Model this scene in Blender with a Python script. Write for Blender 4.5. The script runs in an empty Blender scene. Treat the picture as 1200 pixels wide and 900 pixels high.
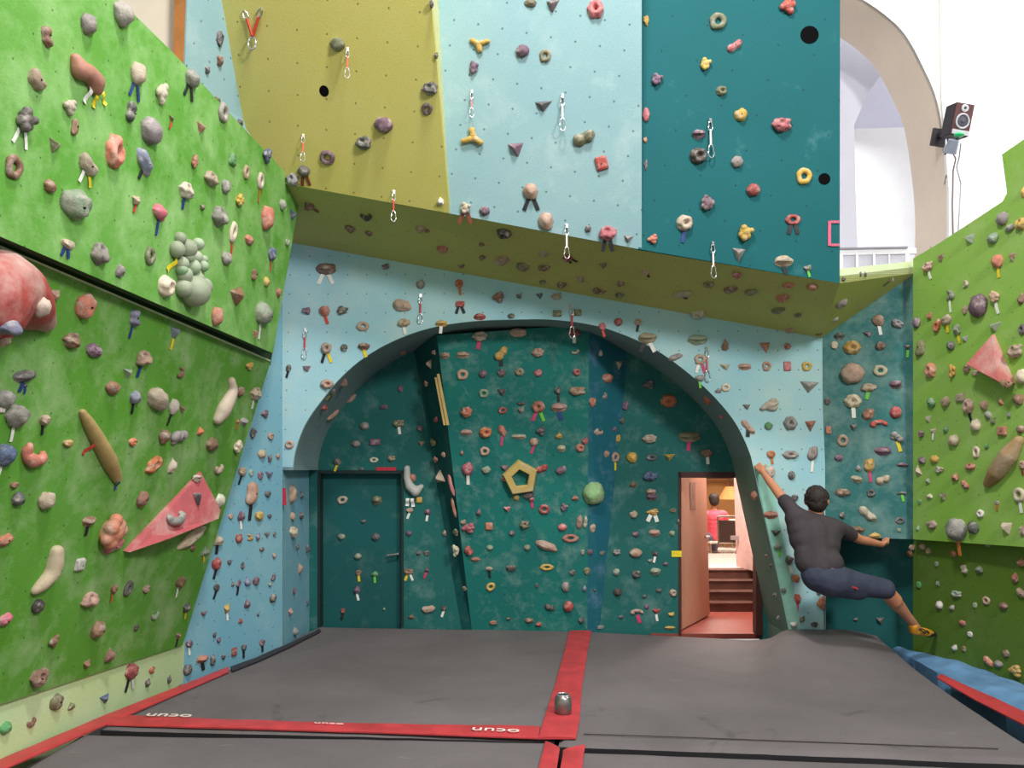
import bpy, bmesh, math, random
from mathutils import Vector, Matrix, noise
from mathutils.bvhtree import BVHTree
from mathutils.geometry import tessellate_polygon
R = math.radians
SC = bpy.context.scene
COL = SC.collection

# ------------------------------------------------------------------ camera
FPX = 924.0
PITCH = math.atan(100.0 / FPX)
EYE = Vector((0.0, 0.0, 1.6))
cam_d = bpy.data.cameras.new('camera'); cam = bpy.data.objects.new('camera', cam_d); COL.objects.link(cam)
cam_d.sensor_width = 36.0; cam_d.lens = 36.0 * FPX / 1200.0
cam_d.clip_end = 200
cam.location = EYE; cam.rotation_euler = (R(90) + PITCH, 0, 0)
SC.camera = cam

# ------------------------------------------------------------------ world, lights, exposure
SC.view_settings.view_transform = 'Standard'
SC.view_settings.look = 'None'
SC.view_settings.gamma = 1.0
SC.view_settings.use_curve_mapping = False
SC.view_settings.exposure = 0.0
wd = bpy.data.worlds.new('hall_air'); SC.world = wd; wd.use_nodes = True
bg = wd.node_tree.nodes['Background']
bg.inputs[0].default_value = (1.0, 0.985, 0.96, 1); bg.inputs[1].default_value = 0.58

def area(name, loc, target, sx, sy, power, color=(1, 1, 1)):
    d = bpy.data.lights.new(name, 'AREA'); d.shape = 'RECTANGLE'; d.size = sx; d.size_y = sy
    d.energy = power; d.color = color
    o = bpy.data.objects.new(name, d); COL.objects.link(o); o.location = loc
    o.rotation_euler = (Vector(target) - Vector(loc)).to_track_quat('-Z', 'Y').to_euler()
    return o
# the hall's roof lights high above the mats, and daylight from the church windows beside the climbing wall
area('roof_light', (4.2, -1.2, 6.6), (-0.8, 7.0, 2.0), 1.3, 1.3, 530, (1.0, 0.97, 0.93))
area('roof_light', (0.2, 2.4, 8.6), (-0.8, 6.0, 1.0), 0.9, 0.9, 430, (1.0, 0.97, 0.92))
area('church_window_light', (7.2, 7.0, 8.6), (4.2, 11.0, 4.6), 2.5, 3.0, 460, (0.93, 0.96, 1.0))
area('church_window_light', (4.9, 12.2, 7.2), (4.4, 13.2, 4.5), 1.6, 1.2, 130, (0.93, 0.96, 1.0))

# ------------------------------------------------------------------ geometry helpers
def ray(px, py):
    a, b = (px - 600.0) / FPX, (450.0 - py) / FPX
    c, s = math.cos(PITCH), math.sin(PITCH)
    return Vector((a, c - b * s, s + b * c))
def P(px, py, Y):
    d = ray(px, py); return EYE + d * (Y / d.y)
def F(px, py, z=0.0):
    d = ray(px, py); return EYE + d * ((z - EYE.z) / d.z)
class PL:
    def __init__(s, a, b, c):
        s.o = Vector(a); s.n = (Vector(b) - s.o).cross(Vector(c) - s.o).normalized()
        if s.n.dot(EYE - s.o) < 0: s.n = -s.n
    def __call__(s, px, py, off=0.0):
        d = ray(px, py); o = s.o + s.n * off
        return EYE + d * ((o - EYE).dot(s.n) / d.dot(s.n))
def px_of(p):
    v = Vector(p) - EYE; c, s = math.cos(PITCH), math.sin(PITCH)
    f = v.y * c + v.z * s; u = -v.y * s + v.z * c
    return 600 + FPX * v.x / f, 450 - FPX * u / f
def lin(c):
    return tuple((x / 255.0 / 12.92) if x / 255.0 <= 0.04045 else ((x / 255.0 + 0.055) / 1.055) ** 2.4 for x in c) + (1.0,)

def tag(o, label=None, cat=None, group=None, kind=None):
    if label: o['label'] = label
    if cat: o['category'] = cat
    if group: o['group'] = group
    if kind: o['kind'] = kind
    return o
def link(name, me, mat=None, parent=None):
    o = bpy.data.objects.new(name, me); COL.objects.link(o)
    if mat is not None:
        for m in (mat if isinstance(mat, (list, tuple)) else [mat]): me.materials.append(m)
    if parent is not None: o.parent = parent
    return o
def empty(name, loc=(0, 0, 0)):
    o = bpy.data.objects.new(name, None); o.empty_display_size = 0.1; COL.objects.link(o); o.location = loc
    return o
def smooth(me, ang=None):
    for p in me.polygons: p.use_smooth = True
    if ang is not None: me.set_sharp_from_angle(angle=R(ang))
def bm_obj(name, bm, mat, parent=None, sm=None, loc=None):
    """link a bmesh as one mesh; with loc the coordinates are made local to loc"""
    if loc is not None: bmesh.ops.translate(bm, verts=bm.verts, vec=-Vector(loc))
    bmesh.ops.recalc_face_normals(bm, faces=bm.faces)
    me = bpy.data.meshes.new(name); bm.to_mesh(me); bm.free()
    if sm is not None: smooth(me, sm)
    o = link(name, me, mat, parent)
    if loc is not None and parent is None: o.location = loc
    return o
def add_box(bm, cx, cy, cz, sx, sy, sz, m=None, mi=0):
    g = bmesh.ops.create_cube(bm, size=1.0)
    for v in g['verts']:
        v.co = Vector((cx + v.co.x * sx, cy + v.co.y * sy, cz + v.co.z * sz))
        if m is not None: v.co = m @ v.co
    for v in g['verts']:
        for f in v.link_faces: f.material_index = mi
    return g['verts']
def add_cyl(bm, a, b, r1, r2=None, seg=10, mi=0):
    a, b = Vector(a), Vector(b); r2 = r1 if r2 is None else r2
    d = b - a; q = d.to_track_quat('Z', 'Y').to_matrix().to_4x4()
    m = Matrix.Translation((a + b) / 2) @ q
    g = bmesh.ops.create_cone(bm, cap_ends=True, segments=seg, radius1=r1, radius2=r2, depth=d.length, matrix=m)
    for v in g['verts']:
        for f in v.link_faces: f.material_index = mi
def add_tube(bm, pts, r, seg=8, closed=False, rs=None):
    pts = [Vector(p) for p in pts]; n = len(pts); rings = []
    ref = Vector((0.13, 0.31, 0.94))
    for i, p in enumerate(pts):
        if closed: t = (pts[(i + 1) % n] - pts[i - 1]).normalized()
        else: t = (pts[min(i + 1, n - 1)] - pts[max(i - 1, 0)]).normalized()
        s = t.cross(ref).normalized(); u = s.cross(t).normalized()
        rr = rs[i] if rs else r
        rings.append([bm.verts.new(p + (s * math.cos(2 * math.pi * k / seg) + u * math.sin(2 * math.pi * k / seg)) * rr) for k in range(seg)])
    m = n if closed else n - 1
    for i in range(m):
        a, b = rings[i], rings[(i + 1) % n]
        for k in range(seg): bm.faces.new((a[k], a[(k + 1) % seg], b[(k + 1) % seg], b[k]))
    if not closed:
        bm.faces.new(list(reversed(rings[0]))); bm.faces.new(rings[-1])
def add_sphere(bm, c, r, sub=2, sc=(1, 1, 1)):
    g = bmesh.ops.create_icosphere(bm, subdivisions=sub, radius=1.0)
    for v in g['verts']: v.co = Vector((c[0] + v.co.x * r * sc[0], c[1] + v.co.y * r * sc[1], c[2] + v.co.z * r * sc[2]))
    return g['verts']
def planar_uv(me, o, n):
    up = Vector((0, 0, 1)); up = (up - n * up.dot(n))
    up = Vector((0, 1, 0)) if up.length < 1e-3 else up.normalized()
    u = up.cross(n).normalized(); l = me.uv_layers.new(name='UVMap')
    for lp in me.loops:
        p = me.vertices[lp.vertex_index].co - o; l.data[lp.index].uv = (p.dot(u), p.dot(up))
def slab(name, pts, n, th, mat, kind='structure', parent=None, uvo=None, smat=None):
    """plate: front polygon pts (any simple outline), thickness th behind it along -n"""
    n = Vector(n).normalized(); N = len(pts); pts = [Vector(p) for p in pts]
    vs = pts + [p - n * th for p in pts]
    tris = tessellate_polygon([pts]); fs = []; mi = []
    for t in tris:
        a, b, c = t; nn = (pts[b] - pts[a]).cross(pts[c] - pts[a])
        if nn.length < 1e-9: continue
        if nn.dot(n) < 0: a, b, c = c, b, a
        fs.append((a, b, c)); mi.append(0); fs.append((c + N, b + N, a + N)); mi.append(0)
    for i in range(N):
        j = (i + 1) % N; fs.append((i, j, j + N, i + N)); mi.append(1 if smat else 0)
    me = bpy.data.meshes.new(name); me.from_pydata([tuple(v) for v in vs], [], fs)
    for p, k in zip(me.polygons, mi): p.material_index = k
    bm = bmesh.new(); bm.from_mesh(me)
    side = [f for f in bm.faces if len(f.verts) == 4]
    cen = sum(pts, Vector()) / N
    area_sign = sum(((pts[i] - cen).cross(pts[(i + 1) % N] - cen)).dot(n) for i in range(N))
    if area_sign > 0:
        for f in side: f.normal_flip()
    bm.to_mesh(me); bm.free()
    planar_uv(me, Vector(uvo) if uvo is not None else pts[0], n)
    o = link(name, me, [mat] + ([smat] if smat else []), parent)
    if kind: o['kind'] = kind
    return o

# ------------------------------------------------------------------ materials
MATS = {}
def nodes(name):
    m = bpy.data.materials.new(name); m.use_nodes = True
    nt = m.node_tree; b = nt.nodes['Principled BSDF']; MATS[name] = m
    return m, nt, b
def spline_px(pts, k=5):
    out = []
    for i in range(len(pts) - 1):
        a, b, c, d = pts[max(i - 1, 0)], pts[i], pts[i + 1], pts[min(i + 2, len(pts) - 1)]
        for j in range(k):
            s = j / k; out.append(tuple(.5 * (2 * b[q] + (c[q] - a[q]) * s + (2 * a[q] - 5 * b[q] + 4 * c[q] - d[q]) * s * s + (3 * b[q] - a[q] - 3 * c[q] + d[q]) * s ** 3) for q in (0, 1)))
    return out + [pts[-1]]
def N_(nt, typ, **kw):
    n = nt.nodes.new(typ)
    for k, v in kw.items(): setattr(n, k, v)
    return n
def mixc(nt, fac, a, b, mode='MIX'):
    m = N_(nt, 'ShaderNodeMix', data_type='RGBA', blend_type=mode)
    for s, v in ((m.inputs[0], fac), (m.inputs[6], a), (m.inputs[7], b)):
        if hasattr(v, 'is_linked') or hasattr(v, 'links'): nt.links.new(v, s)
        else: s.default_value = v
    return m.outputs[2]
def ramp(nt, src, lo, hi, a=0.0, b=1.0):
    m = N_(nt, 'ShaderNodeMapRange'); nt.links.new(src, m.inputs[0])
    m.inputs[1].default_value = lo; m.inputs[2].default_value = hi; m.inputs[3].default_value = a; m.inputs[4].default_value = b
    return m.outputs[0]
def noise_(nt, vec, scale, detail=4, rough=0.6, dist=0.0):
    n = N_(nt, 'ShaderNodeTexNoise'); n.inputs['Scale'].default_value = scale; n.inputs['Detail'].default_value = detail
    n.inputs['Roughness'].default_value = rough; n.inputs['Distortion'].default_value = dist
    nt.links.new(vec, n.inputs['Vector']); return n.outputs['Fac']
def math_(nt, op, a, b=None):
    m = N_(nt, 'ShaderNodeMath', operation=op)
    for i, v in enumerate((a, b)):
        if v is None: continue
        if isinstance(v, (int, float)): m.inputs[i].default_value = v
        else: nt.links.new(v, m.inputs[i])
    return m.outputs[0]
def panel_paint(name, rgb, chalk=0.35, rgb2=None, dot=0.2, dotr=0.006, skew=0.0, bump=0.35, chalk_rgb=(214, 226, 214), smear=2.2, lo=0.52, hi=0.78, joint=None):
    """textured sprayed paint on plywood: colour blotches, rubbed-in chalk, bolt holes on a grid"""
    m, nt, b = nodes(name)
    uv = N_(nt, 'ShaderNodeUVMap').outputs[0]
    base = mixc(nt, ramp(nt, noise_(nt, uv, 1.1, 5, 0.6), 0.35, 0.68), lin(rgb), lin(rgb2 or tuple(x * 0.9 for x in rgb)))
    base = mixc(nt, ramp(nt, noise_(nt, uv, 70, 2, 0.5), 0.3, 0.7, 0.0, 0.16), base, lin(tuple(x * 0.75 for x in rgb)))
    c = ramp(nt, noise_(nt, uv, smear, 7, 0.7, 0.15), lo, hi, 0.0, chalk)
    base = mixc(nt, c, base, lin(chalk_rgb))
    if dot:
        mp = N_(nt, 'ShaderNodeMapping'); nt.links.new(uv, mp.inputs[0]); mp.inputs[3].default_value = (1 / dot, 1 / dot, 1); mp.inputs[2].default_value = (0, 0, skew)
        fr = N_(nt, 'ShaderNodeVectorMath', operation='FRACTION'); nt.links.new(mp.outputs[0], fr.inputs[0])
        sb = N_(nt, 'ShaderNodeVectorMath', operation='SUBTRACT'); nt.links.new(fr.outputs[0], sb.inputs[0]); sb.inputs[1].default_value = (0.5, 0.5, 0)
        ml = N_(nt, 'ShaderNodeVectorMath', operation='MULTIPLY'); nt.links.new(sb.outputs[0], ml.inputs[0]); ml.inputs[1].default_value = (1, 1, 0)
        ln = N_(nt, 'ShaderNodeVectorMath', operation='LENGTH'); nt.links.new(ml.outputs[0], ln.inputs[0])
        d = ramp(nt, ln.outputs['Value'], dotr / dot * 0.7, dotr / dot * 1.3, 0.6, 0.0)
        base = mixc(nt, d, base, (0.012, 0.014, 0.012, 1))
    nt.links.new(base, b.inputs['Base Color'])
    b.inputs['Roughness'].default_value = 0.75
    b.inputs['Specular IOR Level'].default_value = 0.3
    bp = N_(nt, 'ShaderNodeBump'); bp.inputs['Strength'].default_value = bump; bp.inputs['Distance'].default_value = 0.004
    nt.links.new(noise_(nt, uv, 85, 3, 0.6), bp.inputs['Height']); nt.links.new(bp.outputs[0], b.inputs['Normal'])
    return m
def plain(name, rgb, rough=0.6, metal=0.0, var=0.12, scale=9, bump=0.0, emit=0.0, spec=0.5):
    m, nt, b = nodes(name)
    co = N_(nt, 'ShaderNodeTexCoord').outputs['Object']
    base = mixc(nt, ramp(nt, noise_(nt, co, scale, 4), 0.3, 0.7), lin(rgb), lin(tuple(x * (1 - var) for x in rgb)))
    nt.links.new(base, b.inputs['Base Color'])
    b.inputs['Roughness'].default_value = rough; b.inputs['Metallic'].default_value = metal
    b.inputs['Specular IOR Level'].default_value = spec
    if bump:
        bp = N_(nt, 'ShaderNodeBump'); bp.inputs['Strength'].default_value = bump; bp.inputs['Distance'].default_value = 0.003
        nt.links.new(noise_(nt, co, scale * 5, 3), bp.inputs['Height']); nt.links.new(bp.outputs[0], b.inputs['Normal'])
    if emit:
        b.inputs['Emission Color'].default_value = lin(rgb); b.inputs['Emission Strength'].default_value = emit
    return m
def hold_resin(name='hold_resin', rough=0.62):
    """cast resin: each hold's own colour, rubbed chalk patches, fine grain"""
    m, nt, b = nodes(name)
    oi = N_(nt, 'ShaderNodeObjectInfo'); co = N_(nt, 'ShaderNodeTexCoord').outputs['Object']
    ad = N_(nt, 'ShaderNodeVectorMath', operation='ADD'); nt.links.new(co, ad.inputs[0])
    mu = N_(nt, 'ShaderNodeMath', operation='MULTIPLY'); nt.links.new(oi.outputs['Random'], mu.inputs[0]); mu.inputs[1].default_value = 37.0
    nt.links.new(mu.outputs[0], ad.inputs[1])
    dk = mixc(nt, 1.0, oi.outputs['Color'], (0.62, 0.6, 0.58, 1), 'MULTIPLY')
    base = mixc(nt, ramp(nt, noise_(nt, ad.outputs[0], 3.2, 4), 0.35, 0.65, 0.0, 0.7), oi.outputs['Color'], dk)
    base = mixc(nt, 0.2, base, lin((150, 136, 122)))
    base = mixc(nt, ramp(nt, noise_(nt, ad.outputs[0], 2.1, 5, 0.65), 0.5, 0.68, 0.0, 0.55), base, lin((206, 196, 186)))
    nt.links.new(base, b.inputs['Base Color']); b.inputs['Roughness'].default_value = rough
    bp = N_(nt, 'ShaderNodeBump'); bp.inputs['Strength'].default_value = 0.3; bp.inputs['Distance'].default_value = 0.02
    nt.links.new(noise_(nt, ad.outputs[0], 14, 3), bp.inputs['Height']); nt.links.new(bp.outputs[0], b.inputs['Normal'])
    return m
def tape_mat():
    m, nt, b = nodes('cloth_tape')
    oi = N_(nt, 'ShaderNodeObjectInfo'); co = N_(nt, 'ShaderNodeTexCoord').outputs['Object']
    dk = mixc(nt, 1.0, oi.outputs['Color'], (0.6, 0.6, 0.6, 1), 'MULTIPLY')
    base = mixc(nt, ramp(nt, noise_(nt, co, 60, 3), 0.45, 0.65, 0.0, 0.6), oi.outputs['Color'], dk)
    nt.links.new(base, b.inputs['Base Color']); b.inputs['Roughness'].default_value = 0.6
    return m
HOLD = hold_resin(); TAPE = tape_mat()
STEEL = plain('brushed_steel', (205, 205, 208), 0.32, 0.85, 0.1)
DARKST = plain('dark_bolt_steel', (38, 38, 40), 0.5, 0.6)
# ------------------------------------------------------------------ wall materials
M_GREEN_UP = panel_paint('green_panel_paint_upper', (88, 154, 50), 0.6, (112, 170, 78), skew=0.5, chalk_rgb=(186, 222, 160), lo=0.42, hi=0.78, smear=2.8)
M_GREEN_LO = panel_paint('green_panel_paint_lower', (90, 152, 46), 0.55, (100, 158, 66), skew=0.5, chalk_rgb=(196, 210, 172), lo=0.46, smear=2.6)
M_GREEN_R = panel_paint('green_panel_paint_far', (134, 182, 72), 0.34, (150, 186, 98), dot=0.2, dotr=0.005, chalk_rgb=(190, 200, 160))
M_GREEN_RL = panel_paint('green_panel_paint_low', (94, 126, 42), 0.25, (84, 116, 44), dot=0.2, dotr=0.005, chalk_rgb=(150, 165, 120))  # the upper panel's green, darkened to paint in the lower wall's shade
M_KICK = panel_paint('pale_green_kicker_paint', (186, 214, 152), 0.3, (200, 216, 170), dot=0, chalk_rgb=(225, 225, 205))
M_BLUE_L = panel_paint('blue_side_paint', (112, 168, 190), 0.25, (128, 176, 190), dot=0.16, dotr=0.006, chalk_rgb=(190, 205, 205))
M_ARCH = panel_paint('pale_blue_arch_paint', (152, 200, 214), 0.45, (172, 210, 214), dot=0.185, dotr=0.007, chalk_rgb=(198, 205, 196))
M_BLUE_UP = panel_paint('pale_blue_upper_paint', (136, 172, 180), 0.25, (146, 180, 184), dot=0.2, skew=0.21, dotr=0.009, chalk_rgb=(214, 226, 224))
M_TEAL_UP = panel_paint('teal_upper_paint', (10, 93, 99), 0.26, (14, 98, 104), dot=0.3, skew=0.3, dotr=0.008, chalk_rgb=(150, 200, 200), lo=0.6, hi=0.82)
M_OLIVE = panel_paint('olive_panel_paint', (204, 196, 108), 0.22, (208, 200, 118), dot=0.24, skew=0.2, dotr=0.008, chalk_rgb=(196, 196, 140))
M_SOFFIT = panel_paint('olive_soffit_paint', (190, 190, 112), 0.2, (182, 184, 110), dot=0.2, dotr=0.006, chalk_rgb=(165, 165, 120))
M_TEAL = panel_paint('dark_teal_paint', (26, 120, 112), 0.5, (20, 102, 100), dot=0.19, dotr=0.006, chalk_rgb=(150, 180, 172), smear=4.5, lo=0.5)
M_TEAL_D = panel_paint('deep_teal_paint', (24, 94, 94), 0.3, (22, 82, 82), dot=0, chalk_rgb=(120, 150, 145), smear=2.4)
M_TEAL_W = panel_paint('alcove_teal_paint', (32, 106, 102), 0.42, (28, 94, 92), dot=0.19, dotr=0.005, chalk_rgb=(150, 176, 170), smear=2.8)
M_TEAL_B = panel_paint('blue_teal_paint', (28, 100, 122), 0.45, (24, 100, 108), dot=0, chalk_rgb=(140, 160, 205), smear=3.5)
M_TEAL_R = panel_paint('chalky_teal_paint', (58, 116, 116), 0.6, (40, 104, 106), dot=0, chalk_rgb=(165, 190, 182), smear=2.4, lo=0.42)
M_REVEAL = panel_paint('grey_teal_paint', (128, 156, 158), 0.3, (114, 142, 146), dot=0, chalk_rgb=(130, 140, 138))
M_PIER = panel_paint('grey_green_pier_paint', (118, 146, 136), 0.35, (106, 138, 130), dot=0, chalk_rgb=(160, 160, 140))
M_STRIPC = plain('mint_edge_paint', (150, 205, 190), 0.7)
M_EDGE = plain('raw_panel_edge', (222, 222, 160), 0.7, bump=0.2)
M_GAP = plain('dark_green_gap_paint', (40, 66, 30), 0.8)  # gap's shade put into colour, on the strip and upper panel edges
M_GEDGE = plain('light_green_edge_paint', (205, 225, 175), 0.7)  # pale tone paints in the light on the lower panel's top edge
M_WHITE = plain('whitewashed_plaster', (240, 238, 236), 0.85, var=0.04, scale=1.5, bump=0.15)
M_CREAM = plain('cream_plaster', (236, 218, 200), 0.85, var=0.06, scale=1.2, bump=0.15)
M_LILAC = plain('grey_plaster', (226, 226, 240), 0.85, var=0.05, scale=1.2)
M_WOOD = plain('orange_wood', (196, 128, 62), 0.55, var=0.25, scale=3)
M_CONC = plain('dark_concrete', (70, 66, 64), 0.9)

# ------------------------------------------------------------------ key planes
A0 = F(331, 757); A0.z = 0
A1 = P(965, 450, 7.32); A1.z = 0
FRONT = PL(A0, A1, A0 + Vector((0, 0, 1)))
B0 = F(373, 733); B1 = F(905, 742)
BACK = PL(B0, B1, B0 + Vector((0, 0, 1)))
K0 = F(215, 786); K1 = F(0, 893)
BLUEL = PL(A0, K0, A0 + Vector((0, 0, 1)))
KICK = PL(K0, K1, K0 + Vector((0, 0, 1)))

# ------------------------------------------------------------------ floor
o = slab('floor', [Vector((-9, -3, -0.36)), Vector((12, -3, -0.36)), Vector((12, 8.4, -0.36)), Vector((-9, 8.4, -0.36))], (0, 0, 1), 0.1, M_CONC)

# ------------------------------------------------------------------ the alcove's back wall with two door openings
outer = [(320, 340), (935, 340), (935, 800), (893, 800), (893, 556), (797, 553), (797, 800), (470, 800), (470, 553), (375, 553), (375, 800), (320, 800)]
slab('wall_back', [BACK(x, y) for x, y in outer], BACK.n, 0.12, M_TEAL_W, uvo=BACK(600, 560))

# closed teal door, set back in its opening
DOORP = PL(B0 - BACK.n * 0.1, B1 - BACK.n * 0.1, B0 - BACK.n * 0.1 + Vector((0, 0, 1)))
def cluster_on(plane, x0, y0, x1, y1): return [plane(x0, y1), plane(x1, y1), plane(x1, y0), plane(x0, y0)]
d1 = slab('door_1', cluster_on(DOORP, 371, 548, 474, 800), DOORP.n, 0.05, M_TEAL_D, uvo=DOORP(420, 640))
bm = bmesh.new()
a = DOORP(454, 651, 0.05); b = DOORP(466, 649, 0.05)
add_cyl(bm, a, b, 0.011); add_cyl(bm, b, b - DOORP.n * 0.05, 0.012)
bm_obj('door_handle', bm, STEEL, d1, 40)
for nm, q in (('door_frame', (375, 553)), ):
    bm = bmesh.new()
    for (x0, y0, x1, y1) in ((373, 551, 472, 555), (372, 553, 375, 735), (470, 553, 473, 735)):
        vs = [BACK(x0, y0, 0.004), BACK(x1, y0, 0.004), BACK(x1, y1, 0.004), BACK(x0, y1, 0.004)]
        ws = [v - BACK.n * 0.13 for v in vs]
        V = [bm.verts.new(v) for v in vs + ws]
        for f in ((0, 1, 2, 3), (7, 6, 5, 4), (0, 4, 5, 1), (1, 5, 6, 2), (2, 6, 7, 3), (3, 7, 4, 0)): bm.faces.new([V[i] for i in f])
    bm_obj('door_frame', bm, plain('dark_door_frame_paint', (22, 44, 44), 0.6), d1)

# central leaning slab of the alcove
c_tl = P(512, 393, 7.72); c_tr = P(690, 380, 7.72); c_br = F(688, 739); c_bl = F(553, 737)
c_br = c_br + Vector((0, -0.03, 0)); c_bl = c_bl + Vector((0, -0.03, 0))
def solid(name, verts, faces, mats, mis, uvs=None):
    me = bpy.data.meshes.new(name); me.from_pydata([tuple(v) for v in verts], [], faces)
    bm = bmesh.new(); bm.from_mesh(me); bmesh.ops.recalc_face_normals(bm, faces=bm.faces); bm.to_mesh(me); bm.free()
    for p, k in zip(me.polygons, mis): p.material_index = k
    l = me.uv_layers.new(name='UVMap')
    for p in me.polygons:
        n = p.normal; up = Vector((0, 0, 1)) - n * n.z
        up = Vector((0, 1, 0)) if up.length < 1e-3 else up.normalized(); u = up.cross(n).normalized()
        for li in p.loop_indices:
            q = me.vertices[me.loops[li].vertex_index].co; l.data[li].uv = (q.dot(u), q.dot(up))
    o = link(name, me, mats); o['kind'] = 'structure'; return o
k_l = BACK(482, 393); k_lb = BACK(541, 739); k_r = BACK(738, 395); k_rb = BACK(702, 741)
drop = Vector((0, 0, -0.3))
V = [c_tl, c_tr, c_br, c_bl, k_l, k_r, k_rb, k_lb, c_br + drop, c_bl + drop, k_rb + drop, k_lb + drop]
top = [Vector((v.x, v.y, max(c_tl.z, c_tr.z) + 0.25)) for v in (k_l, k_r)]
solid('wall_alcove_center', V,
      [(0, 1, 2), (0, 2, 3), (4, 0, 3, 7), (1, 5, 6, 2), (4, 5, 1, 0), (3, 2, 8, 9), (7, 3, 9, 11), (2, 6, 10, 8), (11, 9, 8, 10), (4, 7, 11, 10, 6, 5)],
      [M_TEAL, M_TEAL_D, M_TEAL_B], [0, 0, 1, 2, 1, 0, 1, 2, 1, 1])
SLABF = PL(c_tl, c_tr, c_bl)

# ------------------------------------------------------------------ arch wall (front plane) and its reveal
arch = [(343, 550), (345, 533), (352, 510), (362, 490), (378, 468), (396, 446), (420, 424), (450, 405), (485, 390), (520, 381), (560, 376), (600, 374.5),
        (645, 374.5), (690, 380), (725, 390), (765, 408), (800, 432), (832, 460), (858, 490), (872, 515), (880, 535)]
arch = spline_px(arch, 4)
arch_w = [FRONT(x, y) for x, y in arch]
outl = [(331, 800), (331, 551)] + arch + [(926, 745), (928, 800), (968, 800), (966, 360), (345, 240), (331, 240)]
slab('wall_front', [FRONT(x, y) for x, y in outl], FRONT.n, 0.03, M_ARCH, uvo=FRONT(600, 400))
# reveal: the arch's soffit runs straight back to the alcove wall, then down both piers
def to_back(p):
    t = (BACK.o - p).dot(BACK.n) / Vector((0, 1, 0)).dot(BACK.n); return p + Vector((0, t, 0))
def ribbon(name, front, mats, mis, th=0.04):
    """extrude a polyline of the front edge straight back to the alcove wall"""
    vs = []; fs = []; out = []
    for p in front:
        q = to_back(p); vs += [p, q]
    n = len(front)
    cen = Vector((0, 7.8, 1.2))
    off = []
    for i in range(n):
        a = front[max(i - 1, 0)]; b = front[min(i + 1, n - 1)]; t = (b - a).normalized(); nn = t.cross(Vector((0, 1, 0))).normalized()
        if nn.dot(cen - front[i]) > 0: nn = -nn
        off.append(nn)
    for i in range(n): vs += [vs[2 * i] + off[i] * th, vs[2 * i + 1] + off[i] * th]
    for i in range(n - 1):
        fs.append((2 * i, 2 * i + 2, 2 * i + 3, 2 * i + 1)); out.append(mis[i])
        a = 2 * n + 2 * i; fs.append((a, a + 1, a + 3, a + 2)); out.append(mis[i])
    return solid(name, vs, fs, mats, out)
ribbon('wall_arch_reveal', arch_w, [M_REVEAL], [0] * 200)
pl_ = [FRONT(331, 800), FRONT(331, 551)]
o = ribbon('wall_pier_left', pl_, [M_BLUE_L], [0])
# small ledge where the arch springs from the pier
solid('trim_1', [FRONT(331, 551), FRONT(344, 551), to_back(FRONT(344, 551)), to_back(FRONT(331, 551))] + [v + Vector((0, 0, 0.03)) for v in (FRONT(331, 551), FRONT(344, 551), to_back(FRONT(344, 551)), to_back(FRONT(331, 551)))],
      [(0, 1, 2, 3), (7, 6, 5, 4), (0, 4, 5, 1), (1, 5, 6, 2), (2, 6, 7, 3), (3, 7, 4, 0)], [M_REVEAL], [0] * 6)
pr_ = [FRONT(880, 535), FRONT(926, 745), FRONT(928, 800)]
ribbon('wall_pier_right', pr_, [M_PIER], [0, 0])
# board down the pier's corner, its mint tint painting the light on the chamfer
ch = [FRONT(884, 545, 0.012), FRONT(900, 545, 0.012), FRONT(940, 742, 0.012), FRONT(942, 790, 0.012), FRONT(927, 790, 0.012), FRONT(925, 742, 0.012)]
slab('trim_2', ch, FRONT.n, 0.012, M_STRIPC)

# ------------------------------------------------------------------ left side: blue wall, kicker, two leaning green panels
slab('wall_left', [BLUEL(331, 800), BLUEL(331, 200), BLUEL(190, 200), BLUEL(190, 820)], BLUEL.n, 0.05, M_BLUE_L, uvo=BLUEL(300, 600))
slab('wall_left_kicker', [KICK(216, 748), KICK(216, 800), KICK(-420, 1140), KICK(-420, 890), KICK(0, 815)], KICK.n, 0.05, M_KICK, uvo=KICK(100, 820))
LA = KICK(214, 756, 0.02); LB = KICK(0, 826, 0.02); LC = P(318, 415, 6.82)
LOW = PL(LA, LB, LC)
lowp = [LOW(317, 424), LOW(214, 756), LOW(0, 826), LOW(-200, 892), LOW(-200, 198), LOW(0, 290)]
slab('wall_left_lower', lowp, LOW.n, 0.07, M_GREEN_LO, uvo=LOW(100, 500), smat=M_GEDGE)
ua = LOW(321, 403, 0.10); ub = LOW(0, 273, 0.10); uc = P(353, 222, 6.78)
UPP = PL(ua, ub, uc)
upp = [UPP(320, 414), UPP(353, 222), UPP(203, 62), UPP(128, -12), UPP(60, -80), UPP(-200, -80), UPP(-200, 180), UPP(0, 277)]
slab('wall_left_upper', upp, UPP.n, 0.07, M_GREEN_UP, uvo=UPP(150, 200), smat=M_GAP)
slab('trim_6', [LOW(317, 424, .012), LOW(0, 290, .012), LOW(-200, 212, .012), LOW(-200, 209, .012), LOW(0, 287.5, .012), LOW(317.5, 422, .012)], LOW.n, 0.03, M_GEDGE)  # strip added to show the edge's painted light below the gap
# dark strip painting the shade in the gap between both panels
slab('trim_3', [LOW(317, 428, -0.05), LOW(-200, 215, -0.05), LOW(-200, 150, -0.05), LOW(322, 396, -0.05)], LOW.n, 0.04, M_GAP)

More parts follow.
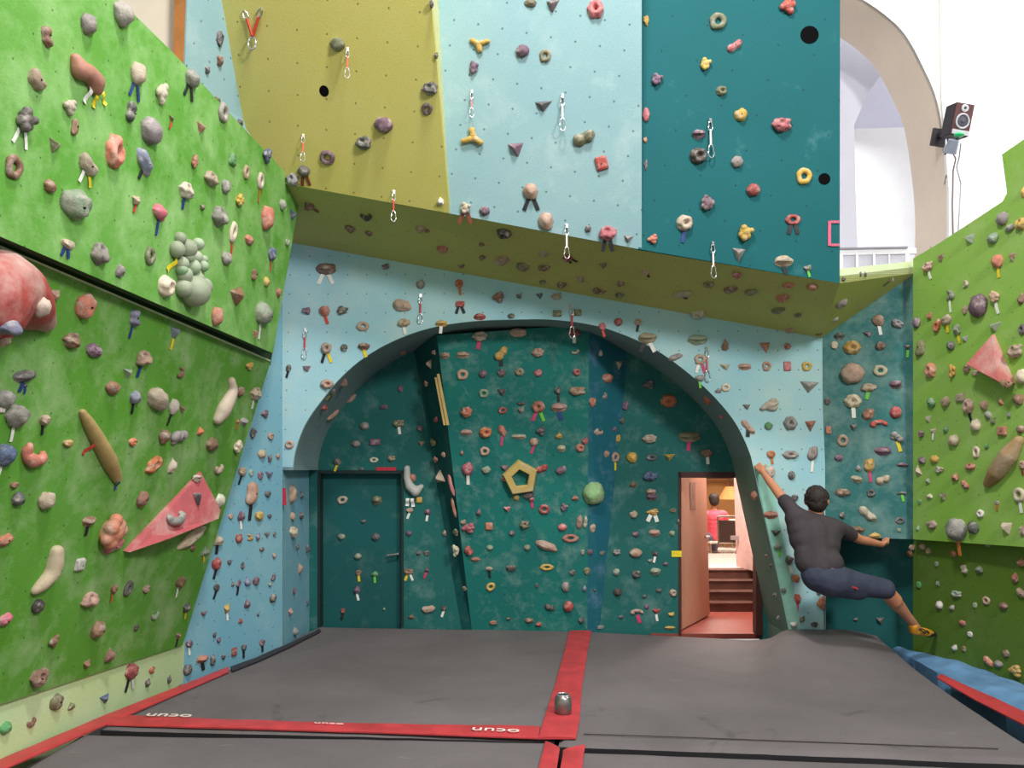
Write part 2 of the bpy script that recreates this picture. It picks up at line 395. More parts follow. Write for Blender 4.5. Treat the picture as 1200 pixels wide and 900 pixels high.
# ------------------------------------------------------------------ overhang: olive soffit, three upper walls
L0 = P(350, 218, 6.45); L3 = P(984, 332, 6.3)
def onlip(px):      # point of the lip line seen at column px
    best = None
    lo_, hi_ = -0.5, 1.5
    for _ in range(50):
        m = (lo_ + hi_) / 2; p = L0.lerp(L3, m)
        if px_of(p)[0] < px: lo_ = m
        else: hi_ = m
    return L0.lerp(L3, m)
S0 = FRONT(345, 285); S1 = FRONT(963, 396)
RT0 = FRONT(965, 500); RT0.z = 0                       # corner of front wall and right teal wall
RT1 = P(1071, 480, 7.15); RT1.z = 0
RTEAL = PL(RT0, RT1, RT0 + Vector((0, 0, 1)))
E1 = RTEAL(1073, 320)
L0x = onlip(300); S0x = FRONT(300, 277)
me_v = [L0x, onlip(528), onlip(752), L3, E1, S1, FRONT(560, 322), S0x]
# soffit as a folded plate
def fold(name, tris_px, mats, th):
    pass
V = [L0x, L3, S1, S0x, E1]
Vt = [v + Vector((0, 0.0, 0.06)) for v in V]
solid('wall_overhang_soffit', V + Vt, [(0, 1, 2), (0, 2, 3), (1, 4, 2), (5, 7, 6), (5, 8, 7), (6, 7, 9), (0, 3, 8, 5), (1, 0, 5, 6), (4, 1, 6, 9), (2, 4, 9, 7), (3, 2, 7, 8)],
      [M_SOFFIT], [0] * 11)
# fascia of the balcony edge, running from the overhang's corner back to the side wall
M_FASC = panel_paint('faded_green_fascia_paint', (222, 230, 200), 0.5, (196, 214, 136), dot=0, chalk_rgb=(236, 238, 226), smear=1.0)  # whitish tone puts glare into the green fascia's colour
fa = [L3, E1, E1 + Vector((0, 0, 0.115)), L3 + Vector((0, 0, 0.12))]
fn = (E1 - L3).cross(Vector((0, 0, 1))).normalized()
if fn.dot(EYE - L3) < 0: fn = -fn
slab('trim_4', fa, fn, 0.06, M_FASC)
slab('floor_balcony', [L3 + Vector((0, 0.02, 0.05)), E1 + Vector((0.0, 0.03, 0.05)), Vector((E1.x + 0.9, 9.2, L3.z + 0.05)), Vector((2.0, 9.2, L3.z + 0.05))], (0, 0, 1), 0.05, M_WHITE)

l1 = onlip(527.5); l2 = onlip(752)
OL = PL(L0, l1, P(505, 0, 5.55))
BU = PL(l1, l2, P(640, 0, 5.95))
TU = PL(l2, L3, P(870, 0, 6.1))
up_o = Vector((0, 0, 0))
slab('wall_upper_olive', [OL(527, 250), OL(505, 0), OL(497, -90), OL(245, -90), OL(258, 0), OL(284, 145), OL(326, 203), OL(352, 218.3)], OL.n, 0.05, M_OLIVE, uvo=OL(400, 100))
# pale timber edge between the leaning olive panel and the blue wall behind it
slab('trim_5', [OL(527, 250), OL(505, 0), OL(497, -90), BU(505, -90), BU(513.5, 0), BU(529, 250.5)], Vector((1, -0.35, 0)), 0.001, M_EDGE)
slab('wall_upper_blue', [BU(526, 250), BU(480, -90), BU(752, -90), BU(752, 0), BU(752, 292.5)], BU.n, 0.06, M_BLUE_UP, uvo=BU(640, 150))
slab('wall_upper_teal', [TU(748, 291.8), TU(748, -90), TU(984.5, -90), TU(984.5, 0), TU(984, 332)], TU.n, 0.05, M_TEAL_UP, uvo=TU(860, 150))
# blue side sliver left of the olive panel
q0 = OL(285, 140); q1 = OL(256, -20); q2 = P(214, 0, 5.35)
q0 = OL(300, 215)
SLV = PL(q0, q1, q2)
slab('wall_upper_side', [SLV(285, 160), OL(290, 156), OL(285, 140), OL(256, -20), SLV(240, -90), SLV(223, -90), SLV(219.5, 0), SLV(216, 100)], SLV.n, 0.012, M_BLUE_UP, uvo=q0)

# beyond the top of the green panel: white wall and wooden beam
slab('wall_far_left', [P(60, 130, 8.2), P(215, 230, 8.2), P(215, -80, 8.2), P(60, -80, 8.2)], (0.2, -1, 0), 0.1, plain('warm_white_plaster', (236, 226, 205), 0.85, var=0.06, scale=1.5))
bm = bmesh.new()
beam_pts = [P(202, 120, 8.0), P(218, 130, 8.0), P(221, -60, 8.0), P(205, -60, 8.0)]
Vb = [bm.verts.new(p) for p in beam_pts] + [bm.verts.new(p + Vector((0, 0.18, 0))) for p in beam_pts]
for f in ((0, 1, 2, 3), (7, 6, 5, 4), (0, 4, 5, 1), (1, 5, 6, 2), (2, 6, 7, 3), (3, 7, 4, 0)): bm.faces.new([Vb[i] for i in f])
tag(bm_obj('wooden_post', bm, M_WOOD, loc=beam_pts[0]), 'orange-brown wooden post beside the white plaster above the green panel', 'post')

# ------------------------------------------------------------------ right side
slab('wall_right_teal', [RTEAL(964, 629), RTEAL(964, 393), RTEAL(1074, 318), RTEAL(1073, 632)], RTEAL.n, 0.08, M_TEAL_R, uvo=RTEAL(1010, 500))
RG0 = RT1.copy(); RG1 = F(1200, 800); RG1.z = 0
G0 = P(1070, 470, 7.10); G0.z = 0
RGL = PL(G0, RG1, G0 + Vector((0, 0, 1)))                # lower, set back
RGU = PL(P(1070, 634, 7.08), P(1200, 640, 5.95), P(1070, 310, 6.98))
slab('wall_right_upper', [RGU(1070, 632), RGU(1070, 303), RGU(1102, 284), RGU(1175, 236), RGU(1180, 226), RGU(1174, 181), RGU(1200, 163), RGU(1480, -30), RGU(1480, 668), RGU(1200, 641)],
     RGU.n, 0.06, M_GREEN_R, uvo=RGU(1130, 450))
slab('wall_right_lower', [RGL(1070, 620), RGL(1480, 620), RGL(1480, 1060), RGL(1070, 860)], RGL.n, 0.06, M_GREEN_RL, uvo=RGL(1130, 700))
# dark recess below the teal wall
RC0 = FRONT(966, 700); RC1 = RGL(1069, 700)
off_ = Vector((-0.05, 0.28, 0))
RCW = PL(RC0 + Vector((0.05, 0.55, 0)), RC1 + Vector((0.0, 0.3, 0)), RC0 + Vector((0.05, 0.55, 1)))
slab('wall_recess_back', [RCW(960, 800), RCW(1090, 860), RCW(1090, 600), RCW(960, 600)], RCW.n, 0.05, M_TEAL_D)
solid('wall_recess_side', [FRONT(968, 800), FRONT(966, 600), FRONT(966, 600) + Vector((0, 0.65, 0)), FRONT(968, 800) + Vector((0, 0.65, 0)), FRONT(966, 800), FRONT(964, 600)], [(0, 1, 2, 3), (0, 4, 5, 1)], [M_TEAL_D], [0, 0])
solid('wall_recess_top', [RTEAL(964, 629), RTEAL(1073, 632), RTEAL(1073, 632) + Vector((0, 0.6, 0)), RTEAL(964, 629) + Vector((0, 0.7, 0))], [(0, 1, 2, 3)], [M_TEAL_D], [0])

WALLS = [o for o in COL.objects if o.type == 'MESH' and o.name.startswith('wall_') or o.name in ('trim_2', 'trim_4', 'door_1')]
# ------------------------------------------------------------------ church hall seen above the right wall
def hall_plane(Y): return lambda x, y: P(x, y, Y)
H = hall_plane(8.9)
# front arch wall: outline with the arch opening cut as a notch
arc_o = [(1112, 420), (1112, 300), (1112, 225), (1106, 165), (1098, 118), (1085, 85), (1062, 42), (1038, 18), (1012, 0), (980, -18), (930, -30)]
arc_o = spline_px(arc_o, 5)
outl = arc_o + [(930, -120), (1101, -120), (1103, 60), (1104, 118), (1114, 225), (1118, 420)]
slab('wall_hall_arch', [H(x, y) for x, y in outl], (0, -1, 0), 0.05, M_WHITE)
slab('wall_hall_right', [P(1101, -120, 8.86), P(1400, -120, 8.86), P(1400, 420, 8.86), P(1112, 420, 8.86), P(1112, 225, 8.86), P(1104, 118, 8.86)], (0, -1, 0), 0.05, M_WHITE)
fr = [H(x, y) for x, y in arc_o]; bk = [p + Vector((0.0, 0.78, 0)) for p in fr]
vs = fr + bk; n = len(fr)
solid('wall_arch_underside', vs, [(i, i + 1, i + 1 + n, i + n) for i in range(n - 1)], [M_CREAM], [0] * (n - 1))
# wall behind with a second pointed opening, and the bright bay beyond
slab('wall_hall_middle', [P(x, y, 10.4) for x, y in [(900, 420), (900, -60), (1140, -60), (1140, 40), (1036, 82), (1018, 108), (1001, 146), (1003, 225), (1009, 420)]], (0, -1, 0), 0.25, M_LILAC)
slab('wall_hall_far', [P(x, y, 13.5) for x, y in [(960, 430), (960, 152), (1180, 146), (1180, 430)]], (0, -1, 0), 0.1, M_WHITE)
slab('ceiling_hall', [P(960, 152, 13.5), P(1180, 146, 13.5), P(1180, -80, 11), P(960, -80, 11)], (0, -0.5, -1), 0.1, M_LILAC)
slab('floor_hall', [Vector((2.0, 9.2, 3.05)), Vector((7.5, 9.2, 3.05)), Vector((8, 13.6, 3.05)), Vector((2.5, 13.6, 3.05))], (0, 0, 1), 0.1, M_LILAC)

# balcony railing
rl = empty('balcony_railing', P(984, 322, 8.1))
tag(rl, 'white balcony railing with pale infill panels in front of the bright hall', 'railing')
org = Vector(rl.location); M_RAIL = plain('white_rail_paint', (238, 236, 240), 0.5, var=0.03); M_RAILT = plain('grey_handrail', (150, 148, 158), 0.5)
def rq(x, y, Y=8.1): return P(x, y, Y) - org
def rail_box(name, x0, y0, x1, y1, th, mat, dy=0.0, top1=None):
    bm = bmesh.new(); t1 = top1 if top1 is not None else (y0, y1)
    c = [rq(x0, y1, 8.1 + dy), rq(x1, t1[1], 8.1 + dy), rq(x1, t1[0], 8.1 + dy), rq(x0, y0, 8.1 + dy)]
    V = [bm.verts.new(p) for p in c] + [bm.verts.new(p + Vector((0, th, 0))) for p in c]
    for f in ((0, 1, 2, 3), (7, 6, 5, 4), (0, 4, 5, 1), (1, 5, 6, 2), (2, 6, 7, 3), (3, 7, 4, 0)): bm.faces.new([V[i] for i in f])
    return bm_obj(name, bm, mat, rl)
rail_box('handrail', 980, 290.2, 1064, 292.2, 0.06, M_RAILT, -0.02, (288.6, 290.4))
rail_box('top_rail', 980, 293, 1074, 299, 0.05, M_RAIL, 0, (290.5, 297))
rail_box('bottom_rail', 980, 320, 1074, 332, 0.05, M_RAIL, 0, (316, 326))
for x0, x1 in ((984, 988), (1003, 1006), (1023, 1026), (1041.5, 1043), (1061, 1066)): rail_box('post', x0, 297, x1, 337, 0.05, M_RAIL, -0.005)
M_INF = plain('pale_infill_board', (206, 204, 216), 0.6, var=0.04)
for x0, x1 in ((988, 1003), (1006, 1023), (1026, 1041.5), (1043, 1061)): rail_box('infill_panel', x0, 298, x1, 322, 0.015, M_INF, 0.02)

# loudspeaker, tilted on its bracket
sp = empty('loudspeaker', P(1128, 140, 8.5)); sp.rotation_euler = (R(12), R(8), R(4))
tag(sp, 'small wood-fronted loudspeaker tilted on the bright white hall wall', 'loudspeaker')
M_SPW = plain('reddish_brown_veneer', (88, 46, 44), 0.5, var=0.2); M_SPB = plain('dark_cabinet', (50, 44, 50), 0.6); M_GR = plain('silver_speaker_trim', (196, 194, 200), 0.5); M_CONE = plain('speaker_cone_grey', (74, 72, 84), 0.7)
bm = bmesh.new(); add_box(bm, 0, 0.11, 0, 0.21, 0.2, 0.36); bmesh.ops.bevel(bm, geom=bm.edges[:], offset=0.008, segments=2, affect='EDGES'); bm_obj('cabinet', bm, M_SPB, sp)
bm = bmesh.new(); add_box(bm, 0, 0.005, 0.0, 0.205, 0.02, 0.352); bm_obj('front_baffle', bm, M_SPW, sp)
bm = bmesh.new(); add_tube(bm, [(0.072 * math.cos(t * math.pi / 12), -0.008, -0.02 + 0.078 * math.sin(t * math.pi / 12)) for t in range(24)], 0.011, 6, True); bm_obj('woofer_ring', bm, M_GR, sp, 40)
bm = bmesh.new(); add_cyl(bm, (0, -0.004, -0.02), (0, -0.009, -0.02), 0.066, 0.05, 24); add_sphere(bm, (0, -0.006, -0.02), 0.024, 2, (1, .4, 1)); bm_obj('woofer_cone', bm, M_CONE, sp, 40)
bm = bmesh.new(); add_cyl(bm, (0, -0.004, 0.125), (0, -0.012, 0.125), 0.044, 0.04, 20); bm_obj('tweeter_plate', bm, M_GR, sp, 40)
bm = bmesh.new(); add_sphere(bm, (0, -0.012, 0.128), 0.017, 2, (1, .5, 1)); bm_obj('tweeter_dome', bm, M_CONE, sp, 40)
bm = bmesh.new(); add_box(bm, 0.0, -0.008, -0.145, 0.195, 0.012, 0.05); bm_obj('label_strip', bm, M_GR, sp)
bm = bmesh.new(); add_box(bm, -0.05, 0.25, -0.12, 0.05, 0.26, 0.05); add_box(bm, -0.05, 0.34, -0.14, 0.16, 0.03, 0.2); bm_obj('wall_bracket', bm, M_SPB, sp)
# green lamp on the small floodlight below it
fl = empty('clamp_lamp', P(1124, 158, 8.42)); tag(fl, 'small clamp lamp with a bright green cap under the loudspeaker', 'lamp')
bm = bmesh.new(); add_sphere(bm, (0, 0, 0), 0.055, 3, (1.0, .8, .5)); bm_obj('lamp_cap', bm, plain('bright_green_plastic', (40, 200, 120), 0.4), fl, 60)
bm = bmesh.new(); add_cyl(bm, (-0.05, 0.02, -0.05), (-0.06, 0.1, -0.17), 0.055, 0.07, 16); bm_obj('lamp_body', bm, plain('pale_blue_grey_plastic', (150, 156, 176), 0.5), fl, 40)
bm = bmesh.new(); add_cyl(bm, (0.0, 0.02, -0.02), (0, 0.3, -0.1), 0.012); bm_obj('lamp_arm', bm, M_SPB, fl, 40)
bm = bmesh.new()
add_tube(bm, [P(x, y, Y) for x, y, Y in ((1114, 146, 8.7), (1109, 152, 8.72), (1111, 168, 8.75), (1120, 186, 8.78), (1117, 200, 8.8), (1116, 240, 8.8), (1117, 290, 8.8))], 0.009, 6)
tag(bm_obj('cable', bm, plain('dark_cable', (120, 96, 96), 0.6), loc=P(1114, 146, 8.7)), 'brownish cable looping down the white wall from the loudspeaker', 'cable')
bm = bmesh.new()
add_tube(bm, [P(x, y, Y) for x, y, Y in ((1126, 168, 8.5), (1124, 185, 8.7), (1121, 196, 8.8), (1126, 215, 8.82), (1124, 250, 8.82), (1122, 290, 8.82))], 0.007, 6)
tag(bm_obj('cable', bm, plain('pale_cable', (160, 156, 170), 0.6), loc=P(1126, 168, 8.5)), 'thin pale cable hanging straight down from the clamp lamp', 'cable')
bm = bmesh.new()
add_tube(bm, [P(x, y, 8.85 if x > 1108 else 9.3) for x, y in ((1109, 205), (1102, 240), (1094, 275), (1089, 300))], 0.007, 6)
tag(bm_obj('cable', bm, plain('grey_cable', (150, 138, 130), 0.6), loc=P(1109, 205, 8.85)), 'thin grey cable slanting down the cream underside of the hall arch', 'cable')

# ------------------------------------------------------------------ open doorway, steps and the lounge behind
M_DOORL = plain('beige_door_laminate', (198, 152, 124), 0.5, var=0.08, scale=2)
M_DFRAME = plain('dark_red_brown_frame', (70, 30, 24), 0.6)
M_RED = plain('red_brown_lino', (150, 74, 62), 0.5); M_STEP = plain('dark_brown_tiles', (104, 66, 54), 0.6, var=0.25); M_NOSE = plain('pale_step_nosing', (170, 140, 128), 0.6)
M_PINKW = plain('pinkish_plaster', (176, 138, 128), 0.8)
dz = -0.02
yb = BACK(797, 600).y
fl0 = [F(797, 743, dz), F(893, 743, dz), F(893, 722, dz) , F(797, 722, dz)]
def quad(name, pts, n, th, mat): return slab(name, pts, n, th, mat)
YS = F(860, 717, dz).y                                      # foot of the steps
xl, xr = BACK(797, 700).x, BACK(893, 700).x + 0.05
quad('floor_passage', [Vector((xl - .3, yb + 0.0, dz)), Vector((xr + .3, yb, dz)), Vector((xr + .5, YS + .1, dz)), Vector((xl - .3, YS + .1, dz))], (0, 0, 1), 0.05, M_RED)
zt = P(850, 660, YS + 0.9).z
nst = 4; 
for i in range(nst):
    z0 = dz + (zt - dz) * i / nst; z1 = dz + (zt - dz) * (i + 1) / nst; y0 = YS + 0.11 * i
    bm = bmesh.new()
    add_box(bm, (xl + xr) / 2 + .15, (y0 + YS + 1.4) / 2, (z0 + z1) / 2, xr - xl + 1.2, YS + 1.4 - y0, z1 - z0 - 0.002, mi=0)
    add_box(bm, (xl + xr) / 2 + .15, y0 + 0.005, z1 - 0.008, xr - xl + 1.2, 0.03, 0.014, mi=1)
    ob = bm_obj('floor_step', bm, [M_STEP, M_NOSE]); ob['kind'] = 'structure'
YF = YS + 0.11 * nst
M_LFL = plain('pale_lounge_tiles', (226, 212, 200), 0.35, var=0.06, scale=2)
quad('floor_landing', [Vector((xl - .6, YF, zt)), Vector((9, YF, zt)), Vector((9, 11.3, zt)), Vector((xl - .6, 11.3, zt))], (0, 0, 1), 0.05, M_LFL)
ZL = -0.2
quad('floor_lounge', [Vector((0.5, 11.2, ZL)), Vector((9, 11.2, ZL)), Vector((9, 20, ZL)), Vector((0.5, 20, ZL))], (0, 0, 1), 0.05, M_LFL)
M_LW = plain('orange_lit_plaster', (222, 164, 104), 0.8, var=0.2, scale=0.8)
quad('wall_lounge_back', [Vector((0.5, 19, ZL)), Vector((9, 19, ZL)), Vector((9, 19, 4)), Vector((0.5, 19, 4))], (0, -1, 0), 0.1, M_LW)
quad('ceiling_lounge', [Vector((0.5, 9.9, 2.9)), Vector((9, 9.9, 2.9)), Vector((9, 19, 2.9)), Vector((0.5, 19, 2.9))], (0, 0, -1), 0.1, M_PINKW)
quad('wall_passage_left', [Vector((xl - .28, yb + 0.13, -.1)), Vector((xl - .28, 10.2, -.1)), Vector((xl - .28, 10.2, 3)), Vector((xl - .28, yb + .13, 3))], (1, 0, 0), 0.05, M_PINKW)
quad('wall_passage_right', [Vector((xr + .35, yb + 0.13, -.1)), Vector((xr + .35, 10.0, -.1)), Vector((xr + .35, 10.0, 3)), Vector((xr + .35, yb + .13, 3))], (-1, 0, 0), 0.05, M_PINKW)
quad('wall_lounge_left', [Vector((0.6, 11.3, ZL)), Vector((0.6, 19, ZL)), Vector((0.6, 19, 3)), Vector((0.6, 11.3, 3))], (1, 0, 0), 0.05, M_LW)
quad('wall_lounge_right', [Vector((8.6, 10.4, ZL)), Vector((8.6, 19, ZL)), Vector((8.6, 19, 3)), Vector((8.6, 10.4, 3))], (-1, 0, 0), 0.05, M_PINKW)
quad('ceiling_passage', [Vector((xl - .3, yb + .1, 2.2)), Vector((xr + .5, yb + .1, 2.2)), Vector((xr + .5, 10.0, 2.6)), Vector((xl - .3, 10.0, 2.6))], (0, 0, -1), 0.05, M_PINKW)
l_ = area('lounge_lamp', (4.0, 14.0, 2.8), (3.9, 14.4, ZL), 2.2, 2.2, 300, (1.0, 0.87, 0.74))
area('landing_lamp', (2.9, 10.6, 2.75), (2.9, 10.7, 0), .6, .6, 15, (1.0, 0.92, 0.86))
l_ = area('passage_lamp', (xl + .5, yb + 1.0, 2.15), (xl + .5, yb + 1.0, 0), 0.5, 0.5, 90, (1.0, 0.84, 0.74))
# door frame of the open doorway
bm = bmesh.new()
for (x0, y0, x1, y1) in ((795, 553, 893, 560), (795, 553, 798.5, 745), (886, 556, 894, 745)):
    vs = [BACK(x0, y0, 0.006), BACK(x1, y0, 0.006), BACK(x1, y1, 0.006), BACK(x0, y1, 0.006)]
    V = [bm.verts.new(v) for v in vs] + [bm.verts.new(v - BACK.n * 0.15) for v in vs]
    for f in ((0, 1, 2, 3), (7, 6, 5, 4), (0, 4, 5, 1), (1, 5, 6, 2), (2, 6, 7, 3), (3, 7, 4, 0)): bm.faces.new([V[i] for i in f])
fr_ = bm_obj('door_frame_2', bm, M_DFRAME); fr_['kind'] = 'structure'
# the open leaf: swung back into the passage
h0 = BACK(800, 735, -0.15); h0.z = 0.0
h1 = P(832, 727, h0.y + 0.78); h1.z = 0.0
dd = (h1 - h0).normalized(); dn = Vector((dd.y, -dd.x, 0)).normalized(); dn = dn if dn.dot(EYE - h0) > 0 else -dn
zt_ = BACK(800, 559).z - 0.0
leafw = (h1 - h0).length
leaf = slab('door_2', [h0, h1, h1 + Vector((0, 0, zt_ - .01)), h0 + Vector((0, 0, zt_ - .01))], dn, 0.04, M_DOORL)
def lp(u, z, off=0.0): return h0 + dd * (leafw * u) + Vector((0, 0, z)) + dn * off
bm = bmesh.new(); w0 = [lp(.36, 1.17, .004), lp(.55, 1.17, .004), lp(.55, 1.46, .004), lp(.36, 1.46, .004)]
V = [bm.verts.new(v) for v in w0] + [bm.verts.new(v - dn * .01) for v in w0]
for f in ((0, 1, 2, 3), (7, 6, 5, 4), (0, 4, 5, 1), (1, 5, 6, 2), (2, 6, 7, 3), (3, 7, 4, 0)): bm.faces.new([V[i] for i in f])
bm_obj('window_pane', bm, plain('brown_glass', (116, 78, 58), 0.25), leaf)
bm = bmesh.new(); add_cyl(bm, lp(.9, .86, .0), lp(.9, .86, .05), .01); add_cyl(bm, lp(.9, .86, .05), lp(.75, .86, .05), .009); bm_obj('door_handle', bm, STEEL, leaf, 40)
# second leaf further in, at the top of the steps
a = P(863, 660, YF + .15); b = P(884, 664, YF - .35); a.z = b.z = zt
n2 = Vector(((b - a).y, -(b - a).x, 0)).normalized(); n2 = n2 if n2.dot(EYE - a) > 0 else -n2
d3 = slab('door_3', [a, b, Vector((b.x, b.y, 2.05)), Vector((a.x, a.y, 2.05))], n2, 0.04, plain('pinkish_door_paint', (206, 172, 166), 0.5))
hh = a.lerp(b, .18) + Vector((0, 0, .35))
bm = bmesh.new(); add_box(bm, hh.x + n2.x * .02, hh.y + n2.y * .02, hh.z, 0.16, 0.02, 0.05); bm_obj('kick_plate', bm, STEEL, d3)

# ------------------------------------------------------------------ lounge furniture
M_CH = plain('worn_steel_frame', (150, 130, 116), 0.4, 0.5); M_SEAT = plain('light_seat_top', (222, 206, 194), 0.5); M_DKS = plain('dark_mesh_back', (80, 54, 44), 0.7)
def bar_chair(name_loc, rz, label):
    t = empty('bar_chair', name_loc); t.rotation_euler = (0, 0, rz); tag(t, label, 'chair', 'metal chairs in the lounge')
    for sx in (-1, 1):
        for sy in (-1, 1):
            bm = bmesh.new(); top = 1.02 if sy > 0 else 0.5
            add_tube(bm, [(sx * .21, sy * .20, 0), (sx * .2, sy * .18, .5), (sx * .2, sy * .19, top)], 0.017, 8); bm_obj('leg', bm, M_CH, t, 40)
    bm = bmesh.new(); add_box(bm, 0, 0, .5, .44, .42, .04); bmesh.ops.bevel(bm, geom=bm.edges[:], offset=.012, segments=2, affect='EDGES'); bm_obj('seat', bm, M_SEAT, t)
    bm = bmesh.new(); add_box(bm, 0, .19, .78, .38, .02, .36); bm_obj('backrest', bm, M_DKS, t)
    bm = bmesh.new(); add_tube(bm, [(-.2, .19, 1.02), (0, .21, 1.03), (.2, .19, 1.02)], .016, 8); bm_obj('top_rail', bm, M_CH, t, 40)
    for z in (.12, .3):
        bm = bmesh.new(); add_tube(bm, [(-.2, -.19, z), (.2, -.19, z), (.2, .19, z), (-.2, .19, z)], .011, 6, True); bm_obj('stretcher', bm, M_CH, t, 40)
    return t
def spot(px, Y, z=None): p = P(px, 600, Y); return Vector((p.x, p.y, ZL if z is None else z))
bar_chair(spot(839, 14.5), R(8), 'metal chair under the seated person in the lounge doorway view')
bar_chair(spot(856, 13.0), R(-14), 'empty metal chair beside the white table beyond the doorway')
bar_chair(spot(850, 16.6), R(70), 'metal chair at the far side of the white lounge table')
tb = empty('lounge_table', spot(864, 15.3)); tag(tb, 'small white-topped lounge table seen through the open doorway', 'table')
bm = bmesh.new(); add_box(bm, 0, 0, .82, .8, .6, .035); bm_obj('table_top', bm, plain('white_table_top', (240, 234, 226), 0.4), tb)
bm = bmesh.new(); add_cyl(bm, (0, 0, .03), (0, 0, .81), .03, seg=14); bm_obj('pedestal', bm, M_CH, tb, 40)
bm = bmesh.new(); add_cyl(bm, (0, 0, 0), (0, 0, .03), .24, seg=20); bm_obj('foot_plate', bm, M_CH, tb, 40)
# hanging lamp and shelf silhouettes on the lounge's back wall
pl = empty('pendant_lamp', P(856, 577, 17.0)); tag(pl, 'glowing orange pendant lamp in the lounge beyond the open doorway', 'lamp')
bm = bmesh.new(); add_cyl(bm, (0, 0, -.14), (0, 0, .12), .26, .1, 24); bm_obj('lamp_shade', bm, plain('glowing_orange_shade', (240, 160, 96), 0.6, emit=0.7), pl, 40)
bm = bmesh.new(); add_cyl(bm, (0, 0, .12), (0, 0, 2.9 - pl.location.z), .008); bm_obj('lamp_cord', bm, M_SPB, pl)
sh = empty('wall_shelf', P(846, 566, 18.6)); tag(sh, 'dark shelf with hanging glasses on the lounge back wall', 'shelf')
bm = bmesh.new(); add_box(bm, 0, 0, .12, 1.3, .25, .04); add_box(bm, 0, 0, .5, 1.3, .25, .04)
for x in (-.64, .64): add_box(bm, x, 0, .3, .03, .25, .4)
bm_obj('shelf_frame', bm, plain('dark_shelf_wood', (84, 48, 34), 0.6), sh)
for i in range(7):
    bm = bmesh.new(); add_cyl(bm, (-.5 + i * .165, -.02, .14), (-.5 + i * .165, -.02, .36), .045, .02, 12)
    tag(bm_obj('glass_bottle', bm, plain('bottle_amber_%d' % i, ((180, 96, 60), (120, 60, 50), (200, 150, 110))[i % 3], 0.2), loc=None), 'small bottle standing on the dark lounge shelf', 'bottle', 'bottles on the lounge shelf').location = sh.location
# ------------------------------------------------------------------ crash mats
def mat_cover(name, rgb):
    m, nt, b = nodes(name)
    co = N_(nt, 'ShaderNodeTexCoord').outputs['Object']
    base = mixc(nt, ramp(nt, noise_(nt, co, 0.9, 6, 0.62, 0.5), 0.34, 0.7), lin(rgb), lin(tuple(x * 1.16 for x in rgb)))
    base = mixc(nt, ramp(nt, noise_(nt, co, 1.7, 5, 0.7, 1.2), 0.62, 0.75, 0, 0.5), base, lin(tuple(x * .62 for x in rgb)))
    mp = N_(nt, 'ShaderNodeMapping'); nt.links.new(co, mp.inputs[0]); mp.inputs[3].default_value = (2.2, 9.0, 1); mp.inputs[1].default_value = (3.3, 1.7, 0)
    base = mixc(nt, ramp(nt, noise_(nt, mp.outputs[0], 1.0, 6, 0.7), 0.66, 0.78, 0, 0.45), base, lin((190, 182, 176)))
    base = mixc(nt, ramp(nt, noise_(nt, co, 160, 2), 0.35, 0.65, 0, .22), base, lin(tuple(x * .7 for x in rgb)))
    nt.links.new(base, b.inputs['Base Color']); b.inputs['Roughness'].default_value = 0.88; b.inputs['Specular IOR Level'].default_value = 0.25
    bp = N_(nt, 'ShaderNodeBump'); bp.inputs['Strength'].default_value = 0.35; bp.inputs['Distance'].default_value = 0.01
    nt.links.new(noise_(nt, co, 5, 5), bp.inputs['Height']); nt.links.new(bp.outputs[0], b.inputs['Normal'])
    return m
M_MAT = mat_cover('grey_mat_cover', (102, 96, 98)); M_SIDE = plain('black_mat_side', (34, 33, 36), 0.8)
M_STRIP = plain('worn_red_vinyl', (204, 66, 72), 0.5, var=0.18, scale=5, bump=0.25)
def sstep(a, b, x): t = max(0.0, min(1.0, (x - a) / (b - a))); return t * t * (3 - 2 * t)
def mat(name, corners, zf, label, th=0.34, nx=60, ny=50, nm='crash_mat', curve=None):
    """corners a,b,c,d (front-left, front-right, back-right, back-left) on z=0"""
    bm = bmesh.new(); a, b, c, d = [Vector(v) for v in corners]; g = []
    for j in range(ny + 1):
        row = []
        for i in range(nx + 1):
            u, v = i / nx, j / ny; p = a.lerp(b, u).lerp(d.lerp(c, u), v)
            if curve: p = curve(p, u, v)
            e = min(u * (b - a).length, (1 - u) * (b - a).length, v * (d - a).length, (1 - v) * (d - a).length)
            z = zf(p) - 0.018 * (1 - sstep(0, 0.035, e)) + 0.006 * noise.noise(Vector((p.x * 1.3, p.y * 1.3, 0))) + 0.002 * noise.noise(Vector((p.x * 6, p.y * 6, 4)))
            row.append(bm.verts.new((p.x, p.y, z)))
        g.append(row)
    for j in range(ny):
        for i in range(nx): bm.faces.new((g[j][i], g[j][i + 1], g[j + 1][i + 1], g[j + 1][i]))
    ring = [g[0][i] for i in range(nx + 1)] + [g[j][nx] for j in range(1, ny + 1)] + [g[ny][i] for i in range(nx - 1, -1, -1)] + [g[j][0] for j in range(ny - 1, 0, -1)]
    low = [bm.verts.new((v.co.x, v.co.y, -th)) for v in ring]; n = len(ring)
    for i in range(n):
        f = bm.faces.new((ring[i], low[i], low[(i + 1) % n], ring[(i + 1) % n])); f.material_index = 1
    f = bm.faces.new(low); f.material_index = 1
    loc = a.copy(); loc.z = -th
    o = bm_obj(nm, bm, [M_MAT, M_SIDE], sm=40, loc=loc); tag(o, label, 'crash mat'); return o
flat = lambda p: 0.0
S_TL, S_TR, S_BL, S_BR = F(667, 739), F(690, 739), F(634, 866), F(674, 866)
cx0 = F(652, 866)
mb = F(678, 739)
gapv = Vector((0.012, 0, 0))
YB = F(600, 736).y
yf = F(600, 862).y                                       # joint between the back and front rows
mlx = F(128, 845)
